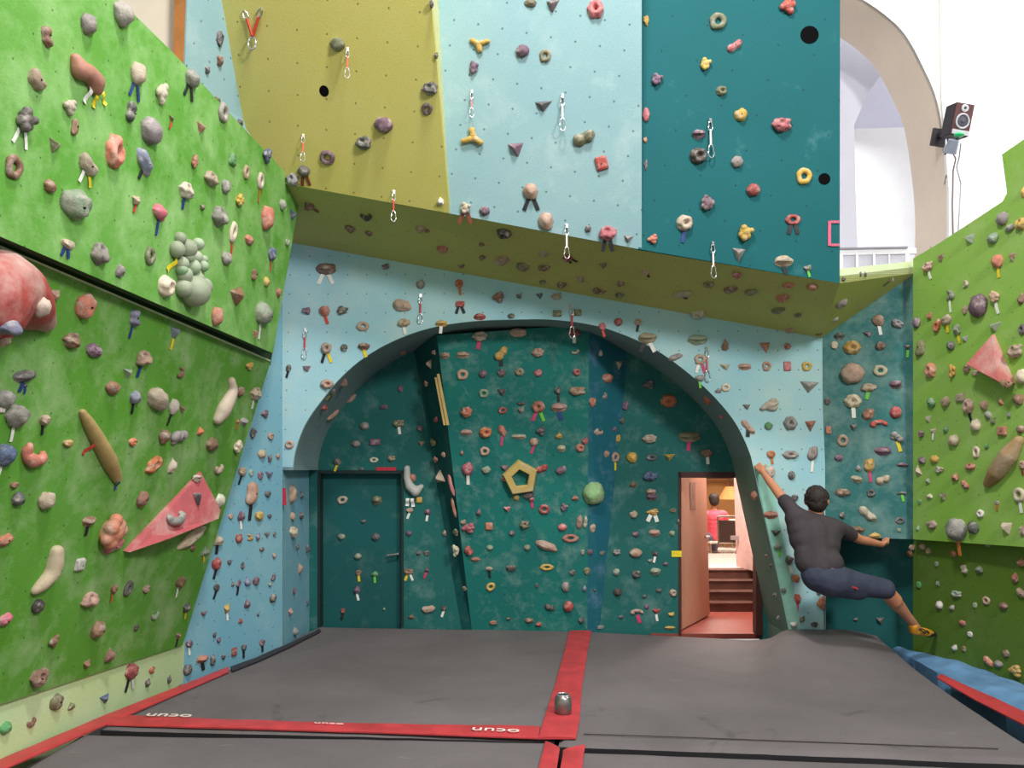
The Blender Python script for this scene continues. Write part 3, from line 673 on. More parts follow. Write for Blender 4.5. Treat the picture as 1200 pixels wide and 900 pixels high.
def keep_clear(p):
    p = p.copy()
    for a, b in ((K1, K0), (K0, A0), (A0, B0)):
        if a.y <= p.y <= b.y + .05:
            t = (p.y - a.y) / (b.y - a.y); p.x = max(p.x, a.x + (b.x - a.x) * t + .015)
    for (a, b) in ((k_lb, c_bl), (c_bl, c_br), (c_br, k_rb)):
        if a.x <= p.x <= b.x: p.y = min(p.y, a.y + (b.y - a.y) * (p.x - a.x) / (b.x - a.x) - .008)
    return p
# back left mat
mat('ml', [F(-30, 905) * 1 if False else F(118, 853), cx0 - gapv, mb - gapv + Vector((0, 0.02, 0)), F(373, 733.5)], flat, 'big grey crash mat in front of the closed teal door, behind the red cross strip', curve=lambda p, u, v: keep_clear(p))
# back right mat: bulges up where it is pushed against the wall beside the climber
def bulge(p):
    x, y = px_of(Vector((p.x, p.y, 0.0)))
    return 0.17 * sstep(876, 930, x) * sstep(5.6, 7.0, p.y) * (1 - 0.75 * sstep(985, 1080, x))
FR_END = FRONT(945, 800)
mr_b = F(1017, 759); mr_c = F(905, 742)
def wallclip(p, u, v):
    # keep the back edge in front of the arch wall to the side of the doorway
    if v > 0.5:
        lim = 1e9
        if p.x > FRONT(900, 700).x - 0.12:
            t = sstep(FRONT(900, 700).x - 0.12, FRONT(900, 700).x + 0.02, p.x)
            yb_ = BACK.o.y + (p.x - BACK.o.x) * ((B1 - B0).y / (B1 - B0).x)
            yf_ = A0.y + (p.x - A0.x) * ((A1 - A0).y / (A1 - A0).x) - 0.03
            lim = yb_ * (1 - t) + yf_ * t
        if p.y > lim:
            p = p.copy(); p.y += (lim - p.y)
    return keep_clear(p)
mat('mr', [F(652, 871) + gapv, F(1240, 894), F(1026, 757), mb + gapv], bulge, 'big grey crash mat below the climber, between the red strip and the blue sheet', curve=wallclip, nx=90, ny=80)
# front row
mat('fl', [F(-160, 1010), F(650, 1010), F(650, 867.5), F(96, 859)], lambda p: -0.006, 'grey crash mat in front of the red cross strip, at the bottom of the picture')
mat('fr', [F(662, 1010), F(1480, 1060), F(1262, 899), F(662, 874.3)], lambda p: -0.02, 'grey crash mat in front of the long seam, bottom right corner')

# stitched flap line on the right mat, close to its front edge
bm = bmesh.new()
pts = [F(684, 861) + Vector((0, 0, .004))] + [F(684 + k * 54, 861 + k * 1.95) + Vector((0, 0, .006)) for k in range(1, 10)]
add_tube(bm, pts, 0.0035, 6)
tag(bm_obj('mat_seam_cord', bm, plain('dark_seam', (60, 56, 54), 0.8), loc=pts[0]), 'thin dark seam line running across the right-hand crash mat', 'seam')

def strip(name, prs, z, label, th=0.012, wob=0.004):
    """red vinyl cover strip: pairs of (left px, right px) on height z"""
    t = empty(name, F(*prs[0][0], z)); tag(t, label, 'mat strip'); org = Vector(t.location)
    bm = bmesh.new(); rows = []
    L = [F(*a, z) for a, b in prs]; Rr = [F(*b, z) for a, b in prs]
    n = 60; m = 6
    for i in range(n + 1):
        f = i / n * (len(prs) - 1); k = min(int(f), len(prs) - 2); w = f - k
        a = L[k].lerp(L[k + 1], w); b = Rr[k].lerp(Rr[k + 1], w)
        row = []
        for j in range(m + 1):
            p = a.lerp(b, j / m); p.z += th + wob * noise.noise(Vector((p.x * 4, p.y * 4, 3))) - (0.006 if j in (0, m) else 0)
            row.append(p - org)
        rows.append(row)
    T = [[bm.verts.new(p) for p in r] for r in rows]; B = [[bm.verts.new(Vector((p.x, p.y, -0.002))) for p in r] for r in rows]
    for i in range(n):
        for j in range(m):
            bm.faces.new((T[i][j], T[i][j + 1], T[i + 1][j + 1], T[i + 1][j])); bm.faces.new((B[i][j], B[i + 1][j], B[i + 1][j + 1], B[i][j + 1]))
        bm.faces.new((T[i][0], T[i + 1][0], B[i + 1][0], B[i][0])); bm.faces.new((T[i][m], B[i][m], B[i + 1][m], T[i + 1][m]))
    for i in (0, n):
        for j in range(m): bm.faces.new((T[i][j], B[i][j], B[i][j + 1], T[i][j + 1]))
    bm_obj('vinyl_cover', bm, M_STRIP, t, 40)
    return t
cs = strip('red_mat_strip', [((667, 740), (693, 740)), ((662, 762), (688, 766)), ((650, 805), (682, 805)), ((637, 845), (679, 845)), ((631, 866), (675, 866))], 0.006, 'red vinyl strip running away to the alcove between both big mats')
hs = strip('red_mat_strip', [((128, 838), (118, 850)), ((300, 845), (300, 855)), ((450, 849), (450, 859.5)), ((633, 852), (631, 866))], 0.004, 'long red vinyl strip with white lettering lying across the mats')
ns = strip('red_mat_strip', [((639, 870), (656, 878)), ((636, 882), (655, 884)), ((630, 905), (652, 905)), ((600, 990), (650, 990))], 0.0, 'short red strip flap nearest the camera, on the closed-door side of the gap', wob=0.003)
ns2 = strip('red_mat_strip', [((660, 880), (686, 874)), ((659, 888), (684, 884)), ((656, 905), (682, 905)), ((652, 990), (690, 990))], 0.0, 'short red strip flap nearest the camera, beside the front right mat', wob=0.003)
# side strip along the left wall and its pale lip
strip('red_mat_strip', [((-30, 908), (-22, 918)), ((0, 891), (10, 900)), ((130, 836), (142, 842)), ((268, 782), (268, 788))], 0.01, 'red strip along the foot of the pale green kicker wall')
strip('red_mat_strip', [((1104, 791), (1098, 795)), ((1150, 812), (1143, 821)), ((1200, 834), (1190, 845)), ((1260, 863), (1248, 876))], 0.0, 'faded red strip between the right crash mat and the blue sheet')
strip('mat_edge_flap', [((270, 782), (272, 787)), ((300, 771), (303, 775)), ((340, 754), (343, 757)), ((374, 738), (376, 740))], 0.012, 'narrow dark strip for the shaded gap at the foot of the blue side wall')  # dark strip added where the mat edge leaves a shaded gap
o = [x for x in COL.objects if x.name.startswith('vinyl_cover')][-1]; o.data.materials[0] = plain('dark_flap', (50, 48, 56), 0.7)

# lettering printed on the cross strip: reads the right way up from the far side
M_INK = plain('white_print', (236, 224, 218), 0.6, var=0.05)
def lettering(txt, p0, p1, size, parent, z=0.022, flip=True, nm='printed_lettering'):
    c = bpy.data.curves.new(nm, 'FONT'); c.body = txt; c.size = size; c.align_x = 'CENTER'; c.align_y = 'CENTER'; c.extrude = 0.0015
    o = bpy.data.objects.new(nm, c); COL.objects.link(o); c.materials.append(M_INK)
    d = (p1 - p0); ang = math.atan2(d.y, d.x) + (math.pi if flip else 0)
    o.rotation_euler = (0, 0, ang); w = (p1 - p0).length
    bpy.context.view_layer.update()
    sx = w / max(o.dimensions.x, 1e-3); o.scale = (sx, 1, 1)
    me = bpy.data.meshes.new_from_object(o.evaluated_get(bpy.context.evaluated_depsgraph_get())); me.materials.clear(); me.materials.append(M_INK)
    o2 = bpy.data.objects.new(nm, me); COL.objects.link(o2); o2.rotation_euler = o.rotation_euler; o2.scale = (sx, 1, 1); bpy.data.objects.remove(o); o = o2
    o.parent = parent; q = (p0 + p1) / 2; o.location = q - Vector(parent.location); o.location.z = z
    return o
lettering('ocun', F(553, 859.5), F(608, 862), 0.105, hs)
lettering('ocun', F(171, 842.5), F(223, 844), 0.10, hs)
lettering('ocun', F(368, 852), F(402, 853.5), 0.03, hs)
# small shiny tin lying in the middle of the red strip
tn = empty('tin_cup', F(660, 839) + Vector((0, 0, 0.02))); tag(tn, 'small shiny grey tin standing on the centre red strip', 'tin')
M_TIN = plain('dull_tin', (150, 148, 144), 0.3, 0.8)
bm = bmesh.new()
prof = [(0.0, 0.004), (0.05, 0.0), (0.056, 0.012), (0.058, 0.06), (0.054, 0.095), (0.044, 0.11), (0.036, 0.112), (0.034, 0.1), (0.034, 0.04), (0, 0.035)]
rings = []
for r, z in prof: rings.append([bm.verts.new((r * math.cos(2 * math.pi * k / 24), r * math.sin(2 * math.pi * k / 24), z)) for k in range(24)])
for i in range(len(prof) - 1):
    for k in range(24): bm.faces.new((rings[i][k], rings[i][(k + 1) % 24], rings[i + 1][(k + 1) % 24], rings[i + 1][k]))
bmesh.ops.remove_doubles(bm, verts=bm.verts, dist=1e-5)
bm_obj('tin_body', bm, M_TIN, tn, 50)
bm = bmesh.new(); add_tube(bm, [(0.04 * math.cos(t * math.pi / 10), 0.04 * math.sin(t * math.pi / 10), 0.113) for t in range(20)], 0.005, 6, True); bm_obj('rim', bm, STEEL, tn, 40)

# blue sheet heaped between the right mat and the wall
bm = bmesh.new()
A = [F(x, y, -0.02) for x, y in ((1046, 761), (1078, 777), (1112, 795), (1152, 815), (1202, 838), (1292, 882))]
B = [F(x, y, 0.0) for x, y in ((1062, 763), (1085, 766), (1117, 773), (1157, 787), (1197, 801), (1287, 843))]
nx, ny = 70, 16; g = []
for i in range(nx + 1):
    f = i / nx * (len(A) - 1); k = min(int(f), len(A) - 2); w = f - k; a = A[k].lerp(A[k + 1], w); b = B[k].lerp(B[k + 1], w); row = []
    for j in range(ny + 1):
        v = j / ny; p = a.lerp(b, v); p.z += 0.03 * math.sin(v * math.pi) ** .8 + 0.04 * noise.noise(Vector((p.x * 3, p.y * 3, 1))) * math.sin(v * math.pi) + 0.02 * noise.noise(Vector((p.x * 9, p.y * 5, 2)))
        row.append(bm.verts.new(p))
    g.append(row)
for i in range(nx):
    for j in range(ny): bm.faces.new((g[i][j], g[i + 1][j], g[i + 1][j + 1], g[i][j + 1]))
lo_ = [[bm.verts.new((v.co.x, v.co.y, -0.36)) for v in (r[0], r[-1])] for r in g]
for i in range(nx):
    bm.faces.new((g[i][0], lo_[i][0], lo_[i + 1][0], g[i + 1][0])); bm.faces.new((g[i][ny], g[i + 1][ny], lo_[i + 1][1], lo_[i][1]))
tag(bm_obj('blue_crash_mat', bm, plain('blue_sheet_vinyl', (112, 158, 204), 0.55, var=0.2, scale=4, bump=0.3), sm=60, loc=F(1120, 785, -0.36)), 'soft blue mat heaped along the foot of the green wall beside the climber', 'crash mat')
# ------------------------------------------------------------------ large bolted-on shapes
def remeshed(name, bm, vox, mat, parent=None, smooth_it=4, loc=None):
    me = bpy.data.meshes.new(name)
    if loc is not None: bmesh.ops.translate(bm, verts=bm.verts, vec=-Vector(loc))
    bm.to_mesh(me); bm.free()
    o = bpy.data.objects.new('tmp', me); COL.objects.link(o); m = o.modifiers.new('r', 'REMESH'); m.mode = 'VOXEL'; m.voxel_size = vox
    if smooth_it: s = o.modifiers.new('s', 'SMOOTH'); s.iterations = smooth_it; s.factor = .5
    me2 = bpy.data.meshes.new_from_object(o.evaluated_get(bpy.context.evaluated_depsgraph_get())); bpy.data.objects.remove(o)
    smooth(me2); me2.name = name; me2.materials.clear()
    o = link(name, me2, mat, parent)
    if loc is not None: o.location = loc
    return o
def capsule(bm, a, ra, b, rb, seg=20):
    a, b = Vector(a), Vector(b); d = b - a; n = max(3, int(d.length / max(.006, min(ra, rb) * .45)))
    for i in range(n + 1):
        t = i / n; bmesh.ops.create_icosphere(bm, subdivisions=2, radius=ra + (rb - ra) * t, matrix=Matrix.Translation(a.lerp(b, t)))
VOLS = []
def mpp(p): return (Vector(p) - EYE).dot(Vector((0, math.cos(PITCH), math.sin(PITCH)))) / FPX
def blob(name, plane, pts, rgb, label, flat_=.6, vox=.012, cat='climbing hold', group=None, lift=.35):
    """smooth cast shape following a chain of (px, py, radius px), sunk into its wall"""
    bm = bmesh.new(); C_ = []
    for x, y, r in pts:
        p = plane(x, y); m = mpp(p); C_.append((plane(x, y, r * m * lift), r * m))
    n = plane.n
    for (a, ra), (b, rb) in zip(C_, C_[1:]): capsule(bm, a, ra, b, rb)
    o0 = plane.o
    for v in bm.verts:
        h = (v.co - o0).dot(n)
        if h < -.02: v.co -= n * (h + .02)
    o = remeshed(name, bm, vox, HOLD, loc=plane(pts[0][0], pts[0][1])); o.color = lin(rgb); tag(o, label, cat, group); VOLS.append(o); return o
blob('lobed_hold', UPP, [(89, 70, 8), (93, 82, 12), (103, 85, 11), (111, 95, 12), (112, 104, 9)], (186, 122, 104), 'large terracotta two-lobed hold with white and yellow tapes near the panel top')
def loose_tape(parent, plane, x0, y0, x1, y1, wpx, tc, off=.012, nm='tape_tag', label=None):
    a, b = plane(x0, y0, off), plane(x1, y1, off); d = (b - a); L = d.length; d.normalize(); s = d.cross(plane.n).normalized(); m = mpp(a)
    bm = bmesh.new(); n = 5; w = wpx * m / 2; V = []
    org = parent.matrix_world.translation if parent is not None else a
    if parent is not None: bpy.context.view_layer.update(); org = Vector(parent.location)
    for i in range(n + 1):
        c = a.lerp(b, i / n) + plane.n * (.012 * math.sin(i * 1.2)) - org
        V.append([bm.verts.new(c + s * w * k + plane.n * z) for k in (-1, 1) for z in (0, .003)])
    for i in range(n):
        A_, B_ = V[i], V[i + 1]
        for q in ((0, 2), (2, 3), (3, 1), (1, 0)): bm.faces.new((A_[q[0]], A_[q[1]], B_[q[1]], B_[q[0]]))
    bm.faces.new((V[0][0], V[0][1], V[0][3], V[0][2])); bm.faces.new((V[n][0], V[n][2], V[n][3], V[n][1]))
    o = bm_obj(nm, bm, TAPE, parent)
    if parent is None: o.location = a
    o.color = lin({'b': (30, 62, 130), 'w': (238, 238, 232), 'y': (236, 214, 40), 'r': (206, 60, 50), 'k': (28, 30, 36), 'p': (212, 84, 120)}[tc])
    if label: o['label'] = label
    return o
v = VOLS[-1]
loose_tape(v, UPP, 106, 102, 100, 121, 5, 'w', label='white tape tag'); loose_tape(v, UPP, 112, 107, 111, 127, 5, 'y', label='yellow tape tag'); loose_tape(v, UPP, 117, 106, 125, 123, 5, 'y', label='yellow tape tag')
banana = blob('banana_hold', LOW, [(96, 483, 5), (104, 497, 8), (116, 518, 9.5), (128, 540, 10), (137, 560, 6.5)], (186, 158, 92), 'long yellow-brown banana-shaped hold slanting across the lower green panel')
loose_tape(banana, LOW, 110, 518, 98, 533, 4, 'r', label='red tape tag'); loose_tape(banana, LOW, 138, 562, 136, 574, 4, 'b', label='blue tape tag')
blob('spoon_hold', LOW, [(271, 446, 5), (273, 458, 6.5), (267, 470, 9), (261, 481, 10), (255, 491, 7)], (206, 186, 164), 'long smooth beige spoon-shaped hold close to the edge of the blue wall')
blob('boot_hold', LOW, [(66, 647, 9), (64, 660, 10.5), (60, 673, 10), (50, 684, 9), (41, 692, 6)], (214, 196, 166), 'beige boot-shaped hold low on the lower green panel')
blob('canoe_hold', RGU, [(1157, 567, 5), (1168, 553, 10), (1182, 534, 11), (1194, 516, 6)], (170, 132, 74), 'large tan canoe-shaped hold slanting up the far green wall')
hook = blob('hook_hold', BACK, [(477, 549, 4), (477, 560, 4.5), (480, 570, 5.5), (487, 576, 6), (494, 570, 3)], (190, 196, 194), 'pale grey hook-shaped hold between the closed teal door and the leaning slab', vox=.01)
loose_tape(hook, BACK, 478, 584, 477, 593, 4, 'w', label='white tape tag'); loose_tape(hook, BACK, 483, 584, 484, 594, 4, 'w', label='white tape tag')
# red bulge at the picture's edge
bulge_o = blob('red_bulge', LOW, [(-30, 352, 60), (-8, 338, 50), (12, 342, 42), (30, 356, 32), (48, 372, 17), (53, 378, 13)], (182, 34, 36), 'huge glossy red bulge bolted to the lower green panel', vox=.02, lift=.1)
bm = bmesh.new(); bm.from_mesh(bulge_o.data)
g_ = [(LOW(x, y), r * mpp(LOW(x, y))) for x, y, r in ((0, 375, 36), (12, 350, 40))]
bm.free()
# bubble cluster
bub = [(211, 279, 6), (207, 292, 8), (213, 309, 7), (216, 322, 8), (228, 341, 15), (238, 336, 9), (215, 338, 9), (220, 291, 9)]
gre = [(232, 286, 6), (230, 301, 6), (226, 313, 7.5), (238, 312, 5.5), (239, 304, 4), (221, 300, 6), (213, 316, 6)]
def bubbles(name, lst, rgb, parent=None, loc=None, k=1.0):
    bm = bmesh.new()
    for x, y, r in lst:
        p = UPP(x, y); m = mpp(p); c = UPP(x, y, r * m * .5 * k); add_sphere(bm, c - loc, r * m * 1.22, 3)
    me = bpy.data.meshes.new(name); bm.to_mesh(me); bm.free(); smooth(me); o = link(name, me, HOLD, parent); o.color = lin(rgb)
    if parent is None: o.location = loc
    return o
bl = UPP(225, 315)
bo = bubbles('bubble_hold', bub + [(229, 328, 9), (228, 322, 7)], (160, 176, 150), None, bl)
tag(bo, 'tall cluster of grey and green bubbles bolted to the upper green panel', 'climbing hold')
bubbles('green_bubbles', gre, (92, 176, 110), bo, bl, 1.5)['label'] = 'bright green bubbles'
loose_tape(bo, UPP, 207, 303, 197, 317, 5, 'y', label='yellow tape tag')
# wedge volumes
def wedge(name, plane, tri, raise_, rgb, label):
    """triangular plywood-like volume: first corner stays on the wall, the others stand proud"""
    base = [plane(x, y) for x, y in tri]; loc = base[0].copy()
    def corr(x, y, off): return plane(x, y, off)
    top = [corr(x, y, off) for (x, y), off in zip(tri, raise_)]
    foot = [t - plane.n * (off + .01) for t, off in zip(top, raise_)]
    bm = bmesh.new(); T_ = [bm.verts.new(p) for p in top]; B_ = [bm.verts.new(p) for p in foot]; n = len(tri)
    bm.faces.new(T_); bm.faces.new(list(reversed(B_)))
    for i in range(n): bm.faces.new((T_[i], T_[(i + 1) % n], B_[(i + 1) % n], B_[i]))
    bmesh.ops.recalc_face_normals(bm, faces=bm.faces)
    bmesh.ops.bevel(bm, geom=[e for e in bm.edges], offset=.006, segments=2, affect='EDGES')
    o = bm_obj(name, bm, HOLD, sm=35, loc=loc); o.color = lin(rgb); tag(o, label, 'wall volume'); VOLS.append(o); return o
wedge('triangle_volume', LOW, [(236, 553), (152, 648), (200, 631), (257, 608), (259, 598)], [.02, .05, .17, .15, .10], (206, 84, 100), 'large flat pink triangular volume carrying grey holds, near the blue wall')
wedge('triangle_volume', RGU, [(1163, 391), (1131, 427), (1172, 449)], [.02, .14, .14], (204, 98, 100), 'small salmon-pink pyramid volume on the far green wall')
# yellow hollow pentagon
pc = SLABF(610, 559); m_ = mpp(pc); loc = pc
u_, up_, n_ = None, None, SLABF.n
up_ = Vector((0, 0, 1)) - n_ * n_.z; up_.normalize(); u_ = up_.cross(n_).normalized()
bm = bmesh.new(); rings = []
for r, z in ((22, 0), (21, 12), (19.5, 14), (11.5, 14), (10.5, 12), (11, 0)):
    rings.append([bm.verts.new((u_ * math.cos(R(98 + 72 * k)) + up_ * math.sin(R(98 + 72 * k))) * r * m_ + n_ * z * m_) for k in range(5)])
for i in range(len(rings)):
    for k in range(5):
        j = (i + 1) % len(rings); bm.faces.new((rings[i][k], rings[i][(k + 1) % 5], rings[j][(k + 1) % 5], rings[j][k]))
o = bm_obj('pentagon_volume', bm, HOLD, sm=30); o.location = loc; o.color = lin((214, 184, 96)); tag(o, 'hollow yellow pentagon volume in the middle of the leaning teal slab', 'wall volume')
# yellow wooden slats along the slab's edge
bm = bmesh.new(); e0 = SLABF(511, 442, .015); e1 = SLABF(521.5, 498, .015); e2 = SLABF(513.5, 438, .03); e3 = SLABF(525, 498, .03)
for a, b in ((e0, e1), (e2, e3)):
    d = (b - a).normalized(); s = d.cross(n_).normalized() * .013; V = [bm.verts.new(p) for q in (a, b) for p in (q - s, q + s, q + s + n_ * .02, q - s + n_ * .02)]
    for f in ((0, 1, 2, 3), (7, 6, 5, 4), (0, 4, 5, 1), (1, 5, 6, 2), (2, 6, 7, 3), (3, 7, 4, 0)): bm.faces.new([V[i] for i in f])
tag(bm_obj('pine_batten', bm, plain('yellow_pine', (222, 190, 120), .6, var=.2, scale=6), loc=e0), 'pale yellow wooden slat fixed along the edge of the leaning slab', 'slat')
# loose marking tape
tag(loose_tape(None, BACK, 787, 649, 801, 649, 7, 'y', .006, 'marking_tape'), 'short yellow marking tape beside the open doorway', 'tape') if False else None
def mark(plane, x0, y0, x1, y1, w, tc, label):
    a = plane(x0, y0, .006); b = plane(x1, y1, .006); d = (b - a).normalized(); s = d.cross(plane.n).normalized() * w * mpp(a) / 2
    bm = bmesh.new(); V = [bm.verts.new(p) for q in (a, b) for p in (q - s, q + s, q + s + plane.n * .003, q - s + plane.n * .003)]
    for f in ((0, 1, 2, 3), (7, 6, 5, 4), (0, 4, 5, 1), (1, 5, 6, 2), (2, 6, 7, 3), (3, 7, 4, 0)): bm.faces.new([V[i] for i in f])
    o = bm_obj('marking_tape', bm, TAPE, loc=a); o.color = lin({'y': (236, 214, 40), 'r': (196, 44, 66), 'p': (214, 96, 130)}[tc])
    if label: tag(o, label, 'tape')
    return o
mark(BACK, 787, 649, 799, 649, 7, 'y', 'short yellow marking tape beside the open doorway')
mark(BACK, 441, 549.5, 464, 549.5, 4, 'r', 'narrow red tape above the closed teal door')
mark(FRONT, 332.5, 572, 333.5, 592, 4.5, 'r', 'upright red tape on the blue corner left of the alcove')
q = mark(TU, 972, 259, 972, 288, 3.5, 'p', 'pink tape outline of a square at the edge of the upper teal wall')
for (a, b, c, d) in ((973, 260, 983.5, 260), (973, 287, 983.5, 287)):
    w = mark(TU, a, b, c, d, 3, 'p', None); w.name = 'tape_strip'; w.parent = q; w.location = w.location - q.location

# ------------------------------------------------------------------ quickdraws
def make_draw():
    root = empty('quickdraw')
    bm = bmesh.new(); add_box(bm, 0, 0, -.02, .07, .035, .11); add_cyl(bm, (0, -.03, 0), (0, .03, 0), .03, seg=10); bm_obj('hanger', bm, STEEL, root)
    def crab(name, z0, z1, w):
        bm = bmesh.new(); zc = (z0 + z1) / 2; h = (z0 - z1) / 2
        pts = [(w * math.cos(t * math.pi / 10) * (1.1 if math.sin(t * math.pi / 10) < 0 else .8), 0, zc + h * math.sin(t * math.pi / 10)) for t in range(20)]
        add_tube(bm, pts, .014, 6, True); bm_obj(name, bm, STEEL, root, 40)
    crab('upper_carabiner', -.02, -.3, .06)
    bm = bmesh.new(); add_box(bm, 0, 0, -.46, .055, .02, .42); bmesh.ops.bevel(bm, geom=bm.edges[:], offset=.006, segments=1, affect='EDGES'); bm_obj('sling', bm, TAPE, root)
    crab('lower_carabiner', -.64, -1.0, .085)
    return root
bpy.context.view_layer.update()
DRAWS = [(408, 57, 93, 's', 'quickdraw with red sling high on the olive wall, nearest the grey-brown hold'), (356, 158, 190, 's', 'quickdraw with orange sling at the lower corner of the olive wall'),
         (462, 224, 260, 'r', 'quickdraw with red sling hanging over the lip of the olive overhang'), (553, 107, 139, 'p', 'short pinkish quickdraw between both yellow three-armed holds'),
         (659, 112, 155, 'w', 'white quickdraw in the middle of the upper blue wall'), (832, 141, 187, 'w', 'white quickdraw on the upper teal wall beside the black ring hold'),
         (664, 264, 304, 'w', 'quickdraw with pale sling hanging past the lip beneath the upper blue wall'), (835, 285, 327, 'w', 'white quickdraw hanging over the lip beneath the upper teal wall'),
         (493, 346, 380, 'r', 'quickdraw with red sling on the arch wall, left of the arch top'), (670, 358, 397, 'r', 'quickdraw with red sling hanging right at the arch top'),
         (358, 386, 421, 'r', 'quickdraw with dull red sling at the outer side of the arch wall'), (828, 408, 448, 'p', 'thin faded quickdraw on the arch wall, right of the arch')]
proto = None
BV0 = None
def simple_bvh(objs):
    vs = []; fs = []
    for o in objs:
        b = len(vs); vs += [o.matrix_world @ v.co for v in o.data.vertices]
        for p in o.data.polygons: fs.append(tuple(b + i for i in p.vertices))
    return BVHTree.FromPolygons(vs, fs)
BV0 = simple_bvh(WALLS)
SLC = {'s': (206, 84, 50), 'r': (196, 44, 50), 'p': (206, 120, 120), 'w': (232, 228, 226)}
for x, y0, y1, c, lb in DRAWS:
    d = ray(x, y0).normalized(); loc, n, fi, dist = BV0.ray_cast(EYE, d)
    if n.dot(d) > 0: n = -n
    if proto is None: proto = make_draw(); r = proto; kids = list(proto.children)
    else:
        r = proto.copy(); COL.objects.link(r); kids = []
        for ch_ in proto.children:
            k = ch_.copy(); COL.objects.link(k); k.parent = r; kids.append(k)
    r.location = loc + n * .012; s = (y1 - y0) * mpp(loc); r.scale = (s, s, s); r.rotation_euler = (0, 0, rnd0.uniform(-.5, .5) if False else .3)
    for k in kids:
        if k.name.startswith('sling'): k.color = lin(SLC[c])
    tag(r, lb, 'quickdraw', 'quickdraws on the climbing walls')
# V-shaped pair of linked slings
r = empty('linked_sling_draw', OL(296, 50, .04)); tag(r, 'V-shaped pair of red slings meeting in one carabiner near the blue corner', 'quickdraw')
org = Vector(r.location)
for (x0, y0) in ((286, 12), (306, 9)):
    a = OL(x0, y0, .015) - org; b = OL(296, 44, .03) - org; m1 = a.lerp(b, .3); m2 = a.lerp(b, .95)
    bm = bmesh.new(); add_tube(bm, [m1, m2], .011, 6); o = bm_obj('sling', bm, TAPE, r, 40); o.color = lin((206, 70, 44))
    bm = bmesh.new(); s = (m1 - a); w_ = Vector((.018, 0, 0)); add_tube(bm, [a, a + s * .3 + w_, a + s * .9 + w_, m1, a + s * .9 - w_, a + s * .3 - w_], .006, 6, True); bm_obj('carabiner', bm, STEEL, r, 40)
bm = bmesh.new(); add_tube(bm, [(.03 * math.cos(t * math.pi / 8), -.01, -.01 + .05 * math.sin(t * math.pi / 8)) for t in range(16)], .007, 6, True); bm_obj('lower_carabiner', bm, STEEL, r, 40)
M_HOLE = plain('black_hole_lining', (10, 10, 12), 0.95, spec=0.1)  # flat black disc stands in for the darkness of a hand hole
